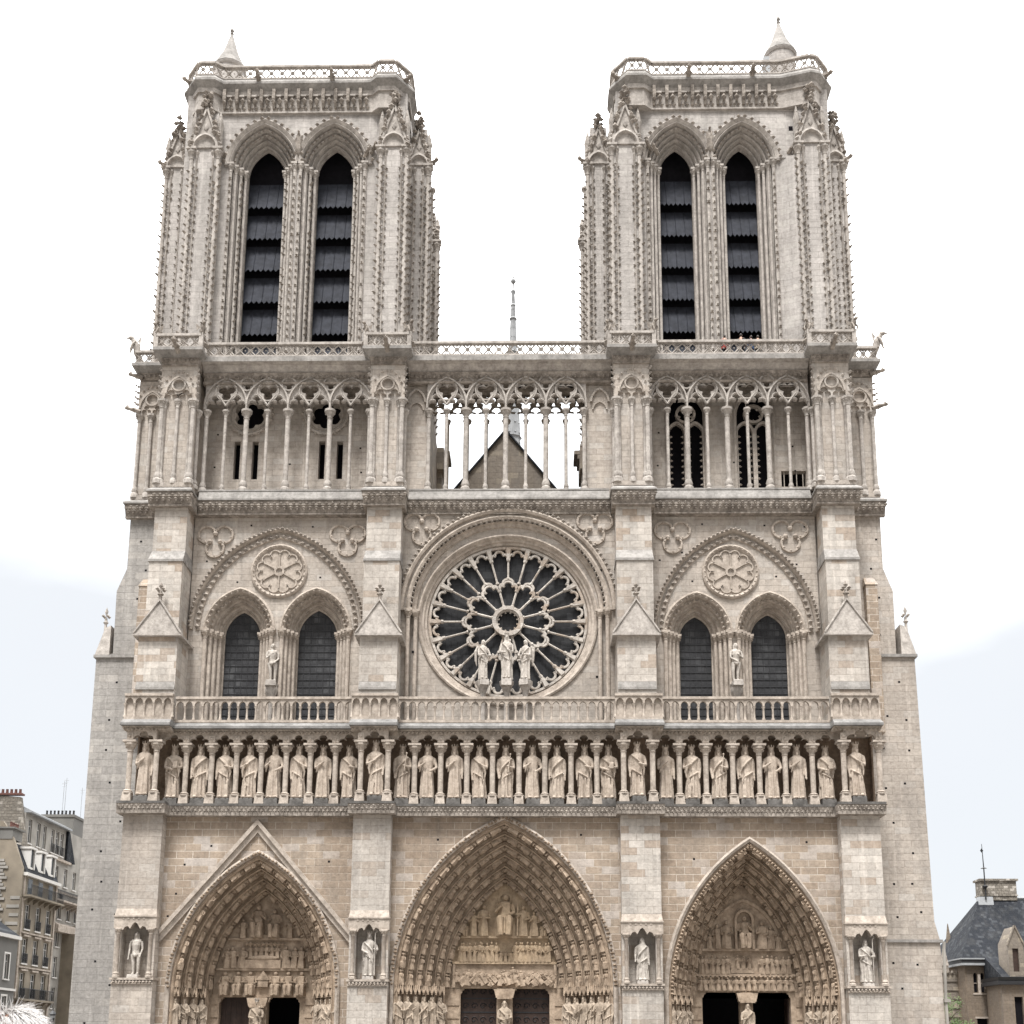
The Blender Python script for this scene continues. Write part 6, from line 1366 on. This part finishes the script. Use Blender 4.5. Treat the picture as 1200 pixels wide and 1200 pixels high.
M['skin'] = plain('skin', (.5, .30, .22), .55, var=.12, scale=20)
M['hair'] = plain('white hair', (.52, .50, .485), .6, var=.3, scale=40)
M['darkhair'] = plain('dark hair', (.03, .022, .018), .5)
for k_, c_ in (('coat', (.035, .04, .06)), ('red', (.30, .05, .04)), ('black', (.02, .02, .022)), ('beige', (.34, .29, .22)), ('blue', (.05, .10, .22)), ('trousers', (.05, .05, .06))): M[k_] = plain(k_+' cloth', c_, .85)
def person(loc, h, label, coat, hair, rot=0, group=None, strands=0):
    # body standing upright, arms slightly bent, one continuous skin; clothes and hair are its parts; unit 1 = height
    root = empty('person', loc, label, 'person', group); root.rotation_euler = (0, 0, rot); root.scale = (h, h, h)
    mb = MB()
    mb.tube([(0, .005, .84), (0, 0, .88)], [.034, .031], 10); mb.blob((0, -.004, .936), (.043, .054, .064), 16, 12); mb.blob((0, -.028, .905), (.032, .030, .034), 10, 7)
    mb.tube([(0, -.055, .945), (0, -.069, .920), (0, -.056, .915)], [.006, .010, .006], 6)
    for s_ in (-1, 1): mb.blob((s_*.046, .004, .93), (.008, .014, .019), 7, 5); mb.tube([(s_*.006, -.054, .951), (s_*.028, -.047, .951)], .006, 5); mb.blob((s_*.018, -.051, .938), (.009, .006, .005), 7, 5)
    mb.tube([(-.015, -.055, .895), (.015, -.055, .895)], .005, 5)
    mb.tube([(0, 0, .52), (0, 0, .62), (0, 0, .74), (0, .005, .80), (0, .005, .85)], [.085, .078, .095, .085, .038], 12)
    mb.tube([(-.095, .005, .795), (.095, .005, .795)], [.038, .038], 8)
    for s_ in (-1, 1):
        mb.tube([(s_*.052, 0, .53), (s_*.055, -.006, .29), (s_*.055, .008, .05)], [.068, .044, .026], 10); mb.blob((s_*.057, -.035, .02), (.028, .07, .022), 8, 5)
        mb.tube([(s_*.108, .005, .79), (s_*.135, .012, .635), (s_*.13, -.03, .50)], [.036, .028, .019], 8)
        p = Vector((s_*.13, -.036, .475)); mb.blob(p, (.014, .02, .028), 8, 5)
        for q in range(4): mb.tube([p+Vector((0, (q-1.5)*.009, -.015)), p+Vector((-s_*.004, (q-1.5)*.009-.004, -.045)), p+Vector((-s_*.012, (q-1.5)*.009-.006, -.062+.004*abs(q-1.5)))], [.0055, .005, .0035], 5)
        mb.tube([p+Vector((0, -.018, 0)), p+Vector((-s_*.006, -.032, -.024))], [.007, .0045], 5)
    me = remesh(mb, .0075, 1); me.materials.append(M['skin']); me.shade_smooth(); o = bpy.data.objects.new('body', me); COL.objects.link(o); o.parent = root
    mb = MB(); mb.lathe(0, 0, [(.135, .40), (.125, .46), (.112, .56), (.108, .62), (.122, .72), (.118, .79), (.06, .835), (.048, .86)], 18)
    for i in range(len(mb.v)): x, y, z = mb.v[i]; mb.v[i] = (x, y*.72, z)
    for s_ in (-1, 1): mb.tube([(s_*.09, .005, .80), (s_*.112, .006, .785), (s_*.138, .012, .635), (s_*.133, -.028, .51)], [.036, .044, .036, .029], 10)
    pt(root, 'coat', mb, coat)
    mb = MB()
    for s_ in (-1, 1): mb.tube([(s_*.045, 0, .54), (s_*.055, -.006, .29), (s_*.056, .008, .04)], [.078, .054, .042], 10)
    pt(root, 'trousers', mb, 'trousers')
    mb = MB(); mb.blob((0, .012, .945), (.051, .060, .066), 14, 9)
    if strands:
        mb = MB(); mb.blob((0, .012, .945), (.049, .058, .064), 20, 14); pt(root, 'scalp', mb, 'skin'); mb = MB()
        hr = random.Random(3)
        for _ in range(strands):
            th, ph = hr.uniform(0, 2*PI), math.acos(hr.uniform(-.15, 1)); n_ = Vector((math.sin(ph)*math.cos(th), math.sin(ph)*math.sin(th), math.cos(ph)))
            p = Vector((n_.x*.048, .012+n_.y*.057, .945+n_.z*.063)); wild = hr.random() < .06
            sw_ = Vector((-.55, .25, -.9)); tg = (sw_-n_*sw_.dot(n_)); d_ = (tg*1.1+Vector((hr.gauss(0, .22), hr.gauss(0, .22), hr.gauss(0, .12)))+n_*(1.1 if wild else .16)).normalized(); ln = hr.uniform(.018, .030) if wild else hr.uniform(.024, .045)
            q1 = p+d_*ln*.5+n_*.004; q2 = p+d_*ln+Vector((0, 0, -.002))
            mb.tube([p, q1, q2], [.0006, .0005, .0002], 3)
    pt(root, 'hair', mb, hair)
    return root
wy = -68.0
person((px2x(19, wy, 1.7), wy, 0), 1.745, 'white haired person seen from behind at the lower left edge, only the hair top showing', 'coat', 'hair', PI, None, 4200)
vg = [(px2x(849, -.7, 46.4), 'tiny visitor in red behind the balustrade under the right tower', 'red', 'darkhair', .1, 1.72), (px2x(868.5, -.75, 46.4), 'tiny dark haired visitor in black before the right tower opening', 'black', 'darkhair', -.3, 1.80), (px2x(880, -.7, 46.4), 'tiny visitor in blue right of the dark haired one at the tower balustrade', 'blue', 'darkhair', .4, 1.66), (px2x(888, -.7, 46.4), 'tiny visitor in beige at the right tower balustrade by the opening edge', 'beige', 'darkhair', -.2, 1.68)]
for x, lb, c1, h1, ro, hh in vg: person((x, -.72, 45.12), hh-.06, lb, c1, h1, PI+ro, 'visitors on the tower walkway')
